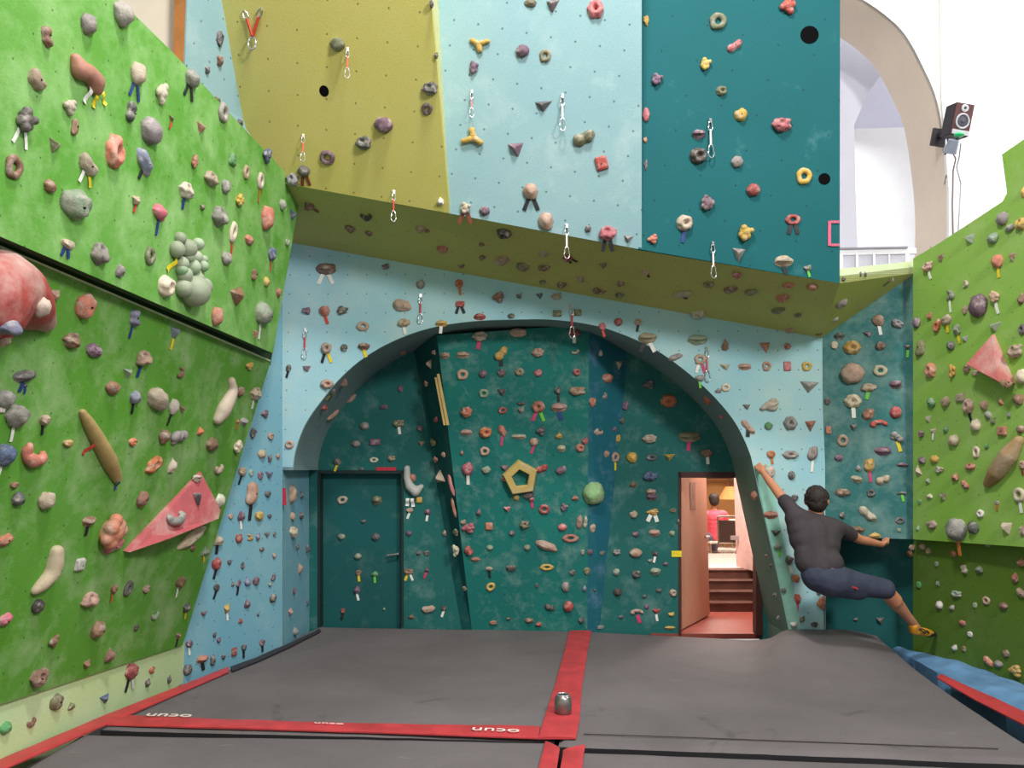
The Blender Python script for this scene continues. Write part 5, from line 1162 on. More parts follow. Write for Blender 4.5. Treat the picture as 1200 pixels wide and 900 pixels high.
DATA = """
57,43,13,22,b,B,-70 106,29,18,23,g,R 147,17,24,26,g,R,-20 46,94,18,25,t,B,-35 164,87,18,25,c,R,0,bb 191,109,17,27,c,G 227,92,18,20,g,R,0,kk
83,125,17,20,t,G 89,149,9,20,b,B 155,131,13,23,d,B 180,153,26,30,g,R 202,140,10,8,b,T,0,r 238,151,16,14,s,T 33,140,27,32,d,G,0,ww 67,172,17,17,a,T
19,196,21,27,b,D 106,194,27,19,t,B,-25,wy 137,178,21,36,s,P 172,190,27,18,l,B,-42,k 229,190,11,18,s,G 274,187,13,16,e,X 60,218,15,15,b,R 249,209,20,16,t,J
290,202,10,17,n,D 220,223,19,18,c,J,0,b 266,219,12,15,g,R 264,132,16,23,g,D 259,45,9,18,d,K 259,71,9,13,b,K 244,82,7,9,d,K 255,117,8,7,b,K 281,144,8,8,d,K
314,182,14,18,u,G 307,212,11,20,c,D,0,o 342,211,13,15,g,J 282,235,15,16,y,G 238,243,8,7,a,K 332,240,9,12,m,R 259,253,19,22,g,J 275,272,12,26,c,D,-10,r
315,256,17,27,s,R 345,253,13,12,u,T 293,281,14,11,s,R 320,298,11,15,u,R,0,o 338,283,9,12,m,C 267,303,15,14,g,R 93,240,38,32,m,R 161,235,12,11,t,K,0,r
190,250,14,25,p,E,80,b 80,286,17,12,c,K,0,bb 119,297,20,25,g,J 141,318,10,14,g,K 178,300,15,22,a,D 197,336,20,23,c,P 281,348,23,22,b,T,20 256,371,15,21,s,R
299,322,8,13,b,B 313,330,8,11,y,R 327,343,7,11,s,K 311,367,24,25,m,R,0,w 300,392,8,12,b,T 293,429,15,10,y,G 103,360,23,27,s,R 86,399,22,17,b,J
113,411,22,15,v,B,-5 160,373,13,19,l,B,-75,b 207,391,17,15,l,T,0,y 170,420,18,18,n,J,20,b 151,438,16,12,m,T 213,437,12,15,b,C,60 31,442,28,14,d,E,12,b 134,455,20,15,b,R
9,468,22,20,g,R 23,488,27,26,g,R,0,w 53,493,12,13,n,K,0,k 9,534,23,25,u,R,0,w 17,569,10,8,b,K 44,532,36,34,s,C,-30 80,520,14,9,y,K 23,585,15,16,d,R 57,587,20,20,t,R
8,633,20,13,s,B,15 157,518,12,9,o,K 194,512,14,16,b,R 212,511,24,19,g,V,40 235,506,7,8,o,K 182,545,22,15,o,P,35 202,547,9,15,c,K 250,521,19,15,b,R 258,549,15,15,t,C
287,495,12,9,g,E 280,524,15,17,c,G 169,585,14,18,b,B,60 160,466,14,15,l,R,0,k 188,468,34,24,t,R,-15 205,477,12,18,w,R,0,k 215,480,9,9,b,T 283,459,9,12,b,R
301,461,17,14,t,J,0,w 106,612,17,12,b,E,0,k 95,662,15,16,w,X 256,634,14,11,c,K,0,k 241,647,12,9,m,K,0,y 227,642,9,7,b,K 228,629,44,15,c,B,22
8,726,18,13,p,B,15 46,711,14,16,k,R 107,703,21,17,n,J 134,691,8,11,b,K,0,o 152,690,12,19,d,D,-20 173,690,11,9,n,K 212,683,13,13,b,K,0,w 220,712,12,10,d,K,0,y
183,721,13,12,m,C 160,736,6,8,k,K 117,738,16,19,b,B,50 64,752,13,16,b,G 103,778,9,9,b,K 129,769,11,13,b,K 48,794,20,20,b,J 210,746,10,8,b,T,0,k
68,823,16,16,a,R 84,828,9,7,a,K 38,846,12,13,b,C 8,853,14,13,e,R 156,787,17,17,r,R,0,kw 179,785,9,7,o,K 174,800,8,8,d,K 199,796,6,8,d,K 124,820,15,11,u,T
311,485,10,10,v,G 297,507,10,14,d,G 318,511,8,8,n,K 308,532,10,10,t,R 317,537,6,9,d,K 326,535,5,6,n,K 284,553,10,11,n,K,0,k 295,554,6,8,m,K 306,557,7,9,v,K 317,557,11,10,u,T
314,579,7,8,d,K 297,578,16,27,n,B,80,k 339,521,10,10,n,D 344,579,12,20,n,B,75 354,580,6,8,d,K 271,605,7,6,n,K 283,605,9,11,v,K,0,w 304,605,10,11,y,K 316,605,5,5,d,K
344,605,9,9,n,K 354,604,8,8,d,K 281,631,9,11,r,R 293,630,7,13,y,C,70 303,629,6,9,l,K 314,627,9,7,d,T 322,626,4,6,d,K 345,623,13,13,c,J 307,644,6,5,d,K 322,651,5,7,n,K
349,641,5,6,d,K 361,643,7,8,d,K 255,661,12,13,r,R,0,k 269,659,5,6,d,K 285,663,5,8,k,B 352,667,6,10,n,K 254,689,7,9,k,K,0,k 280,684,6,9,v,B,60,k 273,685,4,5,d,K
291,682,8,9,l,R 301,681,8,9,v,R 321,677,5,8,v,B,60 317,685,5,5,g,K 321,701,8,10,d,B,45 290,708,7,9,v,K 267,713,8,10,y,K,0,w 345,693,5,8,v,K 361,706,5,7,u,K 341,717,8,7,n,K
240,720,10,8,v,T 222,755,8,9,v,K,0,w 252,744,5,6,k,K 257,750,6,6,v,K 221,785,11,12,d,R 238,773,15,9,s,E,0,k 250,774,7,12,d,B 262,770,5,6,d,K 275,764,8,11,r,X
286,759,6,8,d,K,0,k 282,728,5,5,r,K 308,753,7,7,v,K,0,k 347,740,9,9,g,R 303,720,4,4,u,K
381,315,22,14,b,E,0,ww 452,312,9,7,v,K 493,333,10,10,g,R 359,364,9,9,v,K 380,364,12,12,s,R,0,r 401,363,16,11,d,G 425,382,14,12,n,D 471,357,21,14,n,B,-8 382,408,12,13,n,P,0,ky
403,407,8,8,d,K 426,406,13,9,b,E,0,y 338,431,6,8,k,K,0,k 359,432,10,8,v,T 383,450,15,11,n,P 404,450,14,12,n,T 391,460,9,8,d,R,0,y 473,378,13,10,t,J,0,w 380,478,7,7,r,K
538,332,9,10,o,P,0,o 584,348,15,14,b,G 608,347,6,6,d,K 632,347,9,7,u,T 652,347,11,8,t,J 539,356,12,8,r,X,0,kk 517,379,13,8,y,E,0,w 562,371,13,8,r,E 599,370,8,6,d,K 653,367,12,9,a,X
677,366,10,9,a,X 725,377,9,9,r,R 706,382,8,9,p,K,0,r 748,377,9,8,n,D,0,k 759,396,20,13,t,E,0,kw 792,418,16,7,g,B,20 818,398,22,12,m,E 818,369,14,10,c,J 821,421,13,12,n,D,0,wp
850,405,8,12,b,K 850,430,13,8,c,T 873,430,14,8,n,E 851,454,10,10,c,D 842,458,8,5,g,K 820,443,10,8,g,K,0,g 897,407,12,14,s,T 899,429,10,11,n,D 875,477,9,7,d,T
923,406,9,9,r,G 923,429,10,13,p,X 946,429,11,11,y,D 950,453,22,15,g,T 903,475,25,15,c,G,15 877,500,20,8,n,B,-48,k 901,499,9,9,e,R 927,496,14,15,g,P 951,499,13,14,s,T
904,532,10,8,o,K,0,o 927,533,17,9,g,P 953,531,11,17,g,B,70,w 903,553,12,13,c,R,0,r 928,557,8,10,d,R 932,583,8,7,d,K 883,581,12,10,s,R 904,604,15,9,s,E 910,625,12,8,k,T
912,640,10,8,m,K,0,g 925,656,12,12,k,G,0,w 933,678,10,9,o,R 935,702,9,11,r,R,0,p 931,732,9,7,w,K 940,726,8,7,a,K 955,732,8,6,k,K 963,707,11,17,o,G 950,682,7,7,b,K
918,692,6,5,d,K 908,698,6,5,k,K 960,694,6,6,b,K 926,614,7,5,w,K 898,652,5,5,b,K 903,663,4,5,d,K 912,725,5,5,d,K
362,243,13,9,b,K,0,s 428,255,14,15,k,C,-35 410,269,10,10,b,R 432,274,8,7,b,K 493,270,12,9,n,E 501,271,5,5,b,K 518,293,12,10,s,R 542,313,10,6,b,T 564,287,7,5,b,K 565,302,7,6,b,K
590,275,15,13,k,P 588,306,15,11,n,J 612,314,13,12,a,R 637,299,13,8,t,E 637,315,14,8,b,E 665,303,10,9,r,K,0,kk 682,329,9,13,t,T 658,335,11,8,b,E 636,331,8,6,a,K 699,341,8,8,b,K
708,312,10,8,a,T 756,320,8,8,t,R,0,k 727,333,9,7,b,K 704,343,12,6,b,E 726,347,10,7,a,E 800,346,22,9,t,B,0,k 830,334,12,8,a,J 856,340,15,9,b,J 880,343,20,9,a,G 863,323,12,11,p,G
924,335,12,8,s,P 952,337,12,10,s,R 917,350,13,10,s,J 1045,329,8,6,c,T,0,k 912,365,15,8,a,E 935,370,7,6,a,K 926,387,9,7,n,K 987,357,12,11,g,R 979,375,5,7,g,K 960,392,8,3,b,K
395,52,16,15,a,R 379,107,11,12,k,H 449,147,20,18,v,R 503,104,17,14,d,J 500,128,12,13,v,D 425,168,17,15,d,J 383,185,17,18,v,D 355,201,14,13,d,R,0,ss 516,237,8,8,w,K 506,5,6,9,d,K 512,65,6,8,d,G
561,51,27,20,y,S 555,78,13,17,v,G 554,161,29,25,y,S,180 622,3,14,9,a,R 648,6,15,15,v,T 698,10,17,20,p,P 612,59,15,14,v,R 639,65,13,14,a,D 637,124,20,13,d,T 684,161,26,16,a,B,22
604,175,18,17,v,T 705,191,16,19,f,X,15 622,224,17,18,n,R,0,kk 545,243,15,15,c,G,0,ss 568,247,11,11,v,R 640,259,17,20,n,R 689,268,7,8,d,R 712,273,18,17,p,J,0,kk 737,280,11,10,g,T
757,24,6,13,y,K 757,134,8,17,p,R 756,164,4,7,s,K 757,193,4,13,v,K 924,6,20,21,f,G 950,39,20,20,k,H 917,145,20,18,p,J 943,206,17,19,y,D 967,209,13,13,k,H 842,24,19,19,a,D 861,53,19,10,p,B,32
827,74,15,16,y,G 770,92,16,15,v,G 846,106,12,11,a,P 869,134,15,14,y,R 819,157,15,11,v,E 819,182,19,18,k,P 864,189,13,14,g,R 883,222,15,15,r,R 829,238,19,21,v,G 874,272,21,21,y,G
765,280,13,12,s,G 803,261,18,18,c,P,0,b 867,298,15,18,g,T 930,257,17,13,r,D,0,kk 919,306,20,13,c,E,0,k 947,314,9,7,g,K,0,g
1030,375,13,13,n,R,0,w 1052,379,12,10,g,J,-35 984,394,11,9,d,E 978,404,8,9,c,K 999,407,17,15,y,P 1017,392,11,7,v,T 1032,405,10,10,b,J 999,437,25,24,n,R 1032,434,15,14,c,D 1018,454,15,10,t,J,0,g
1050,451,13,10,v,E 1000,470,17,15,c,P,0,w 1064,407,9,8,d,T,0,g 970,470,7,8,d,K 1018,485,14,11,s,B,50 1050,483,12,14,r,R 1031,497,20,12,f,C,180 1001,501,9,9,d,T 971,504,7,11,s,X
988,516,12,15,n,D 1052,512,14,13,g,V,0,y 1035,529,17,10,v,E 983,536,9,8,v,R 1006,549,6,6,g,K 1019,545,11,15,y,B,80,p 1004,562,12,8,t,E,-15 1035,562,16,10,t,B,22 988,577,16,9,b,B
1021,578,9,9,k,D 1017,602,22,11,c,B,-42 987,604,6,8,d,K 1057,578,11,4,d,K,0,g 1058,545,12,5,v,E 1055,610,10,8,d,D 1005,621,14,8,b,E 1025,628,14,6,y,K 1054,621,5,4,m,K
1031,728,9,9,d,T 1003,726,5,4,d,K
1177,225,9,11,g,R 1173,256,13,16,g,R 1182,267,11,9,g,R 1195,262,12,14,y,J 1135,280,12,13,m,T 1162,279,12,13,m,R 1186,301,8,12,b,T 1167,306,13,15,s,R,0,y 1102,302,8,11,b,T
1086,312,11,12,n,J,0,w 1130,333,8,11,c,C,60 1111,346,10,18,g,C,60,w 1144,358,20,27,v,R 1130,363,6,9,n,K 1164,348,14,16,n,G,0,w 1196,350,8,12,b,K 1089,370,6,9,s,K 1097,382,9,15,o,P,-20
1108,375,13,11,t,R,0,y 1121,387,8,12,m,K,0,y 1130,397,8,8,m,T 1113,405,10,10,d,R 1165,383,15,12,m,T 1197,386,8,12,d,P 1188,411,15,17,t,J 1073,378,9,12,v,R 1077,408,11,19,a,B,70
1199,226,5,11,y,K 1089,434,12,16,s,P 1115,434,11,17,y,G 1132,432,8,9,b,K 1142,437,9,6,c,K 1196,441,14,17,c,R 1180,449,13,9,b,B,-25 1090,472,9,12,e,B,-50 1107,471,12,11,t,R
1124,466,13,11,t,X 1133,476,12,16,n,P,0,k 1152,475,9,11,n,R 1172,470,7,11,s,T,180 1192,468,12,12,b,R 1157,486,9,9,m,R 1163,493,6,8,a,K 1182,486,5,7,m,K 1142,498,12,14,c,R
1087,491,7,9,c,T 1093,505,8,6,c,T,0,w 1108,503,6,8,e,K 1079,508,9,9,v,G 1116,516,13,13,t,R 1173,505,13,13,s,X 1195,503,9,9,b,R 1143,530,9,13,c,D 1156,523,5,5,e,K 1094,538,11,9,y,R
1080,540,8,8,v,K 1075,551,9,12,c,T,180 1100,550,15,8,c,G 1136,547,11,8,s,J 1087,564,5,6,m,K 1119,560,8,8,s,K 1130,568,11,8,s,B,-40 1104,582,9,10,a,T 1089,582,8,5,c,K
1193,580,14,16,c,D,0,w 1197,544,7,9,n,K,0,s 1148,602,8,9,w,P 1139,618,13,14,d,R 1118,620,23,25,g,R,0,o 1091,615,14,9,t,R 1178,619,13,15,c,T 1168,589,6,4,g,K,0,o 1198,622,6,12,n,K
1075,619,4,6,m,K 1077,588,5,5,e,K 1157,639,6,4,m,K 1070,642,8,7,n,R 1080,641,8,7,n,R 1087,646,7,7,n,R 1066,649,7,7,s,R 1117,649,10,9,o,G
1097,661,5,6,m,K 1129,667,8,10,c,B,-60 1147,668,9,7,m,K 1196,660,9,8,s,K 1189,678,7,10,s,K 1196,695,12,9,n,B,-25 1076,685,6,7,e,K 1099,684,4,6,m,K 1120,696,12,8,m,J 1100,709,8,9,w,R
1155,704,9,9,n,D 1175,710,10,8,b,R 1142,709,5,6,m,K 1115,712,6,6,g,K 1127,730,9,6,s,R 1136,743,6,6,w,K 1118,759,6,7,w,K 1129,760,5,6,b,K 1178,766,9,8,b,R 1157,775,13,8,s,B,-30
1169,778,10,8,g,R 1189,786,17,15,y,G
562,394,16,11,c,J,0,p 607,390,18,10,n,E 673,389,14,9,r,J,-20,w 521,417,11,8,n,E 542,416,14,8,n,E 587,414,18,11,y,B,50,k 630,413,13,10,n,J 674,412,10,7,t,C,10 542,439,13,12,n,D
566,438,9,9,v,R 588,437,9,9,v,R 609,436,10,9,t,P 631,437,10,8,p,R 676,436,9,8,p,P 567,461,11,10,m,D 588,460,11,9,d,T 654,458,7,9,d,K,0,k 677,458,17,11,n,J 695,471,9,12,s,J
546,483,12,12,s,J 589,481,10,8,r,D 611,473,10,4,k,K 611,480,7,8,g,K 631,477,14,13,s,P,0,pg 655,478,18,11,n,E,0,b 546,507,13,7,n,E 569,507,14,12,o,P 589,505,8,13,s,B,-65,p
608,512,16,6,t,E 634,505,12,12,d,G 626,518,9,10,n,R,0,p 655,511,8,6,y,K 658,526,9,8,c,E 680,525,10,9,s,P 686,517,7,8,p,K 699,506,8,9,n,G 568,529,11,10,n,D 541,531,4,5,s,K
548,550,13,14,p,R,0,w 570,551,11,8,m,R 591,549,10,8,v,T 635,549,14,9,r,B,22 658,551,13,9,v,B,28 591,561,6,6,p,K 594,597,9,7,p,T 561,601,6,7,v,K 638,597,12,12,r,D 623,585,6,6,p,K,0,p
661,594,10,10,v,G 674,584,8,5,s,K 549,619,17,13,p,G 543,612,6,6,n,K 573,617,10,10,s,X 615,615,10,10,a,J 600,625,6,6,v,K 659,618,10,8,p,R 669,631,18,10,s,D 641,640,25,10,n,B,-20
574,642,7,6,m,R 618,642,7,7,m,R 549,646,9,12,r,B,-60 557,656,10,5,s,E 641,665,15,8,y,D 573,667,8,5,t,E,0,k 599,666,12,7,k,B 671,671,7,6,d,K 688,669,7,8,a,K 575,688,11,9,y,D,30
663,688,9,11,g,R 629,686,4,5,d,K 679,612,7,15,n,B,85 686,612,5,13,c,B,85 695,619,8,11,n,R 683,647,5,6,m,K 692,647,7,7,v,R 685,690,5,6,l,K 697,692,9,7,k,T 544,689,5,4,n,K
666,711,11,12,r,R 644,712,12,7,k,B,-20 578,730,8,5,s,K 596,725,5,4,k,K 620,728,10,6,b,E 631,732,8,5,r,K 682,727,7,7,d,K 722,671,7,7,m,R 746,673,9,9,d,J 768,670,12,8,m,E
724,694,9,9,k,R 755,699,5,4,d,K 772,692,6,5,d,K 789,695,8,8,t,P 747,718,16,9,n,C,180,p 769,717,10,7,r,T,0,w 758,711,5,5,v,K 787,720,7,5,y,K 728,723,5,4,d,K 785,736,12,4,y,E
703,735,9,4,g,K 709,464,6,8,g,K 733,475,8,10,v,K 729,493,6,7,d,R 703,505,11,10,n,C,-30 720,503,6,6,v,K 725,514,6,9,y,B,80 761,514,15,10,t,J 784,470,17,14,o,P 828,470,12,10,s,R
845,489,5,5,p,K 808,512,24,12,a,E,0,p 741,536,12,12,y,R 764,536,12,8,d,D 785,536,13,9,y,T 829,531,13,9,b,R,0,w 711,532,9,9,n,R,0,w 722,536,10,11,n,D,0,y 705,553,5,5,w,K
762,558,15,11,u,J 742,568,8,6,b,K 763,577,11,8,n,E 743,603,10,8,t,R 765,600,16,8,y,G,0,ww 789,598,8,5,a,K 745,626,8,6,v,B 767,625,12,8,n,E 788,625,7,6,m,R 723,647,8,7,g,J
745,648,14,10,n,R 705,648,6,8,a,K 768,649,7,6,k,R,0,w 762,657,5,4,g,K 780,661,6,4,v,K 723,670,7,7,m,R 706,622,5,5,d,K 764,583,12,7,v,E 795,611,4,6,d,K 704,414,5,7,c,K
727,428,11,12,t,T 713,443,16,11,s,R 760,451,16,11,d,G 708,465,6,5,g,K 427,499,10,9,g,R 467,496,12,9,a,J,0,w 417,520,9,8,g,R 439,518,15,9,v,X 395,541,9,8,d,R,0,y 438,539,10,6,c,D
459,537,8,7,t,J 423,549,6,3,d,K 450,477,10,5,v,K 391,487,20,7,n,B,38 411,467,16,6,n,B,38 492,502,6,7,v,K 510,492,7,6,r,K 494,520,8,7,n,T 507,519,9,10,a,G 519,533,6,6,n,R
510,539,8,8,s,G 513,559,15,15,t,T,180 483,560,9,9,s,R 528,569,22,6,p,B,-75 401,586,12,9,c,D,10 441,587,11,10,a,E 400,629,8,7,m,R 426,611,6,4,d,K 440,629,9,8,d,R
419,652,8,7,m,R 420,671,7,6,b,K,0,y 439,673,8,5,e,K,0,g 418,692,7,8,v,K,0,w 491,586,8,8,y,X 480,598,8,6,n,K,0,w 501,600,8,7,v,R,0,w 479,625,7,6,v,R 491,648,6,5,d,K 500,648,7,5,d,K
479,670,10,7,b,J,0,yw 500,668,5,5,k,K,0,p 533,645,10,15,c,G 533,624,10,9,a,G 521,625,5,6,n,K 531,595,20,5,s,B,-80 402,716,5,6,r,K,0,k 502,714,16,8,n,B,8 520,713,6,6,k,R,0,w
482,723,7,4,b,K 544,690,6,4,n,K 450,714,3,3,m,K 473,414,9,6,s,K 469,455,6,7,v,K 499,450,6,8,s,G 502,427,8,11,t,T 508,413,5,6,n,K
135,625,40,46,s,G 135,640,26,14,p,B,15 232,560,13,8,c,E 233,583,17,16,d,T 208,605,30,22,g,C 259,587,12,15,w,R 52,362,17,22,c,R 66,346,12,14,n,K 14,388,26,17,l,E 5,402,12,13,n,K,0,r
698,578,27,27,h,R 620,581,13,9,d,R 605,583,7,6,y,K 279,494,5,4,o,K,0,o 30,452,5,4,d,K,0,b 3,480,9,9,w,X 989,327,8,6,k,G 1009,321,3,6,k,K 1014,322,3,6,k,K
"""
for tok in DATA.split():
    f = tok.split(',')
    put_hold(float(f[0]), float(f[1]), float(f[2]), float(f[3]), f[4], f[5], float(f[6]) if len(f) > 6 and f[6] else 0.0, f[7] if len(f) > 7 else '')
# ------------------------------------------------------------------ the climber
M_SKIN = plain('skin', (206, 140, 106), .55, var=.08, scale=6); M_SHIRT = plain('dark_grey_tshirt_cloth', (66, 58, 64), .85, var=.18, scale=7, bump=.5); M_SHORTS = plain('dark_blue_shorts_cloth', (60, 66, 88), .85, var=.2, scale=8, bump=.5)
M_HAIR = plain('dark_brown_hair', (44, 32, 28), .7, var=.3, scale=30, bump=.8); M_SHOE = plain('orange_yellow_climbing_shoe', (222, 152, 40), .5, var=.1); M_RUB = plain('black_shoe_rubber', (40, 36, 38), .6)
M_EYE = plain('eye_white', (235, 232, 228), .3); M_IRIS = plain('dark_iris', (40, 28, 22), .3); M_LIP = plain('lips', (170, 96, 84), .5)
def J(x, y, Y): return P(x, y, Y)
head = J(957, 588, 6.74); neck0 = J(955, 606, 6.72); neckb = J(954, 611, 6.70)
shL = J(929, 599, 6.74); elL = J(908, 572, 6.98); wrL = J(893, 552, 7.20)
shR = J(983, 619, 6.72); elR = J(1007, 632, 6.88); wrR = J(1033, 638, 7.03)
chest = J(954, 625, 6.68); waist = J(957, 652, 6.60); pelv = J(967, 676, 6.56)
hipR = J(982, 680, 6.55); knR = J(1036, 690, 6.60); anR = J(1070, 730, 6.84)
hipL = J(966, 680, 6.68); knL = J(1008, 682, 6.98); anL = J(1004, 687, 7.24)
person = empty('person', pelv); tag(person, 'person in dark grey t-shirt and shorts hanging by both hands, one leg stretched out', 'person')
PO = Vector(pelv)
def caps(lst, name, vox, mat, parent, org, sm=4):
    bm = bmesh.new()
    for a, ra, b, rb in lst: capsule(bm, a - org, ra, b - org, rb)
    return remeshed(name, bm, vox, mat, parent, sm)
def hand(wr, dirv, up, side, curl=1.0):
    """palm with four fingers and a thumb; dirv along the hand, up = back of hand, side towards the thumb"""
    out = []; dirv = dirv.normalized(); up = (up - dirv * up.dot(dirv)).normalized(); side = dirv.cross(up).normalized() * side
    pc_ = wr + dirv * .045
    for k in (-.026, -.009, .009, .026): out.append((wr + side * k * .7, .016, wr + dirv * .085 + side * k, .0125))
    for i, (k, L) in enumerate(((.03, .068), (.010, .078), (-.010, .072), (-.029, .056))):
        a = wr + dirv * .088 + side * k; d1 = (dirv * .85 - up * .5 * curl).normalized(); d2 = (dirv * .15 - up * 1.0 * curl).normalized()
        b = a + d1 * L * .5; c = b + d2 * L * .55
        out += [(a, .0095, b, .0088), (b, .0088, c, .0075)]
    t0 = wr + dirv * .025 + side * .028; t1 = t0 + (side * .8 + dirv * .6 - up * .3).normalized() * .04; t2 = t1 + (dirv * .8 - up * .6 + side * .1).normalized() * .032
    out += [(t0, .014, t1, .011), (t1, .011, t2, .009)]
    return out
bodyl = [(neck0, .052, neckb, .058), (head + Vector((0, 0.01, -.05)), .07, neck0, .053),
         (J(935, 610, 6.71), .085, J(975, 622, 6.69), .085), (J(940, 620, 6.69), .10, J(968, 628, 6.67), .10), (chest, .13, waist, .115), (waist, .115, pelv, .13),
         (J(960, 678, 6.6), .10, J(978, 680, 6.56), .11), (hipR, .098, knR, .062), (hipL, .095, knL, .062),
         (knR, .062, knR.lerp(anR, .32) + Vector((0, -.012, 0)), .066), (knR.lerp(anR, .32), .064, anR.lerp(knR, .25), .042), (anR.lerp(knR, .25), .042, anR, .037), (knL, .058, anL, .036),
         (shL, .056, elL, .041), (elL, .040, elL.lerp(wrL, .35), .039), (elL.lerp(wrL, .35), .038, wrL, .026), (neckb, .06, shL, .058), (neckb, .06, shR, .058),
         (shR, .056, elR, .042), (elR, .041, elR.lerp(wrR, .35), .040), (elR.lerp(wrR, .35), .039, wrR, .027)]
bodyl += hand(wrL, (J(886, 543, 7.30) - wrL), Vector((-.5, -.5, .5)), 1)
bodyl += hand(wrR, (J(1042, 638, 7.14) - wrR), Vector((0, -.6, -.6)), -1)
bodyl += [(anR, .035, J(1074, 735, 6.86), .034), (anL, .036, anL + Vector((0, .04, -.05)), .034)]
body = caps(bodyl, 'body', .0085, M_SKIN, person, PO, 4)
# head: skull with jaw, nose, ears; the face looks at the wall
bm = bmesh.new(); fw = Vector((.25, .95, .1)).normalized(); rt = fw.cross(Vector((0, 0, 1))).normalized(); up = rt.cross(fw).normalized()
HO = head - PO
def hp(r_, f_, u_): return HO + rt * r_ + fw * f_ + up * u_
add_sphere(bm, hp(0, -.012, .03), .088, 3, (1, 1, 1.05)); add_sphere(bm, hp(0, .028, -.035), .066, 3, (1, 1, 1.1)); add_sphere(bm, hp(0, .03, .02), .074, 3); capsule(bm, hp(0, .098, .012), .009, hp(0, .112, -.018), .014)
capsule(bm, hp(0, .07, -.085), .02, hp(0, .04, -.06), .04)
for s in (-1, 1): add_sphere(bm, hp(s * .088, -.005, .0), .028, 2, (.5, .7, 1.1))
remeshed('head', bm, .006, M_SKIN, person, 3)
for s in (-1, 1):
    bm = bmesh.new(); add_sphere(bm, hp(s * .032, .088, .015), .013, 2); e = bm_obj('eye', bm, M_EYE, person, 60)
    bm = bmesh.new(); add_sphere(bm, hp(s * .032, .099, .015), .006, 2); bm_obj('iris', bm, M_IRIS, e, 60)
bm = bmesh.new(); capsule(bm, hp(-.022, .093, -.052), .007, hp(.022, .093, -.052), .007); remeshed('mouth', bm, .004, M_LIP, person, 1)
bm = bmesh.new(); rr = random.Random(3)
for i in range(260):
    th = rr.uniform(0, 2 * math.pi); ph = rr.uniform(-.75, 1.57); d = Vector((math.cos(th) * math.cos(ph), math.sin(th) * math.cos(ph), math.sin(ph)))
    f_ = d.y
    if f_ > .45 and d.z < .45: continue
    if d.z < -.25 and f_ > .1: continue
    p = hp(d.x * .088, -.012 + d.y * .092, .032 + d.z * .094)
    add_sphere(bm, p, rr.uniform(.014, .022), 1)
add_sphere(bm, hp(0, -.03, .045), .086, 3); add_sphere(bm, hp(0, -.04, -.01), .078, 3)
remeshed('hair', bm, .006, M_HAIR, person, 1)
shirt = [(J(933, 608, 6.71), .098, J(977, 620, 6.69), .098), (J(938, 620, 6.69), .115, J(970, 628, 6.67), .115), (J(941, 632, 6.67), .118, J(968, 638, 6.65), .12), (chest, .142, waist, .128), (J(946, 650, 6.62), .11, J(968, 654, 6.62), .11),
         (waist, .130, J(960, 664, 6.58), .138), (J(948, 658, 6.6), .118, J(972, 660, 6.58), .118), (neckb + Vector((0, .0, -.02)), .068, shL, .068), (neckb + Vector((0, 0, -.02)), .068, shR, .068),
         (shL, .070, shL.lerp(elL, .42), .066), (shR, .070, shR.lerp(elR, .55), .068)]
caps(shirt, 't_shirt', .011, M_SHIRT, person, PO, 16)
shorts = [(J(959, 674, 6.57), .142, J(974, 680, 6.56), .142), (J(956, 672, 6.62), .115, J(978, 678, 6.60), .12), (hipR, .128, hipR.lerp(knR, .5), .098), (hipR.lerp(knR, .5), .100, knR + (knR - hipR) * .02, .086),
          (hipL, .115, hipL.lerp(knL, .9), .085), (J(985, 686, 6.56), .105, J(1005, 690, 6.58), .094)]
caps(shorts, 'shorts', .011, M_SHORTS, person, PO, 12)
# small red and white print on the shorts' leg
bm = bmesh.new(); q = J(1000, 688, 6.452) - PO; add_box(bm, 0, 0, 0, .075, .006, .014); bmesh.ops.rotate(bm, verts=bm.verts, matrix=Matrix.Rotation(R(22), 3, 'Y')); bmesh.ops.translate(bm, verts=bm.verts, vec=q)
bm_obj('leg_print', bm, plain('red_print', (178, 44, 54), .6), person)
shoe = [(anR + Vector((0.0, 0, -.03)), .041, J(1070, 739, 6.85), .034), (J(1070, 739, 6.85), .034, J(1084, 741, 6.92), .040), (J(1084, 741, 6.92), .040, J(1091, 742, 6.95), .026)]
sh_ = caps(shoe, 'climbing_shoe', .008, M_SHOE, person, PO, 3)
caps([(J(1088, 742.5, 6.94), .034, J(1095, 743, 6.97), .020)], 'toe_rubber', .007, M_RUB, sh_, PO, 2)
bm = bmesh.new(); q = J(1078, 737, 6.87) - PO
for k in range(2): add_tube(bm, [q + Vector((.03 * k + .04 * math.cos(a), .0 + .045 * math.sin(a), -.012 + .035 * math.sin(a * 2) * .3 + (.03 * math.cos(a) * -.4))) for a in [i * math.pi / 6 for i in range(12)]], .006, 6, True)
bm_obj('strap', bm, M_RUB, sh_, 40)
sh2 = caps([(anL + Vector((0, .0, -.03)), .042, anL + Vector((.0, .05, -.04)), .036), (anL + Vector((0, .05, -.04)), .038, anL + Vector((.0, .13, -.04)), .03)], 'climbing_shoe', .008, M_SHOE, person, PO, 3)

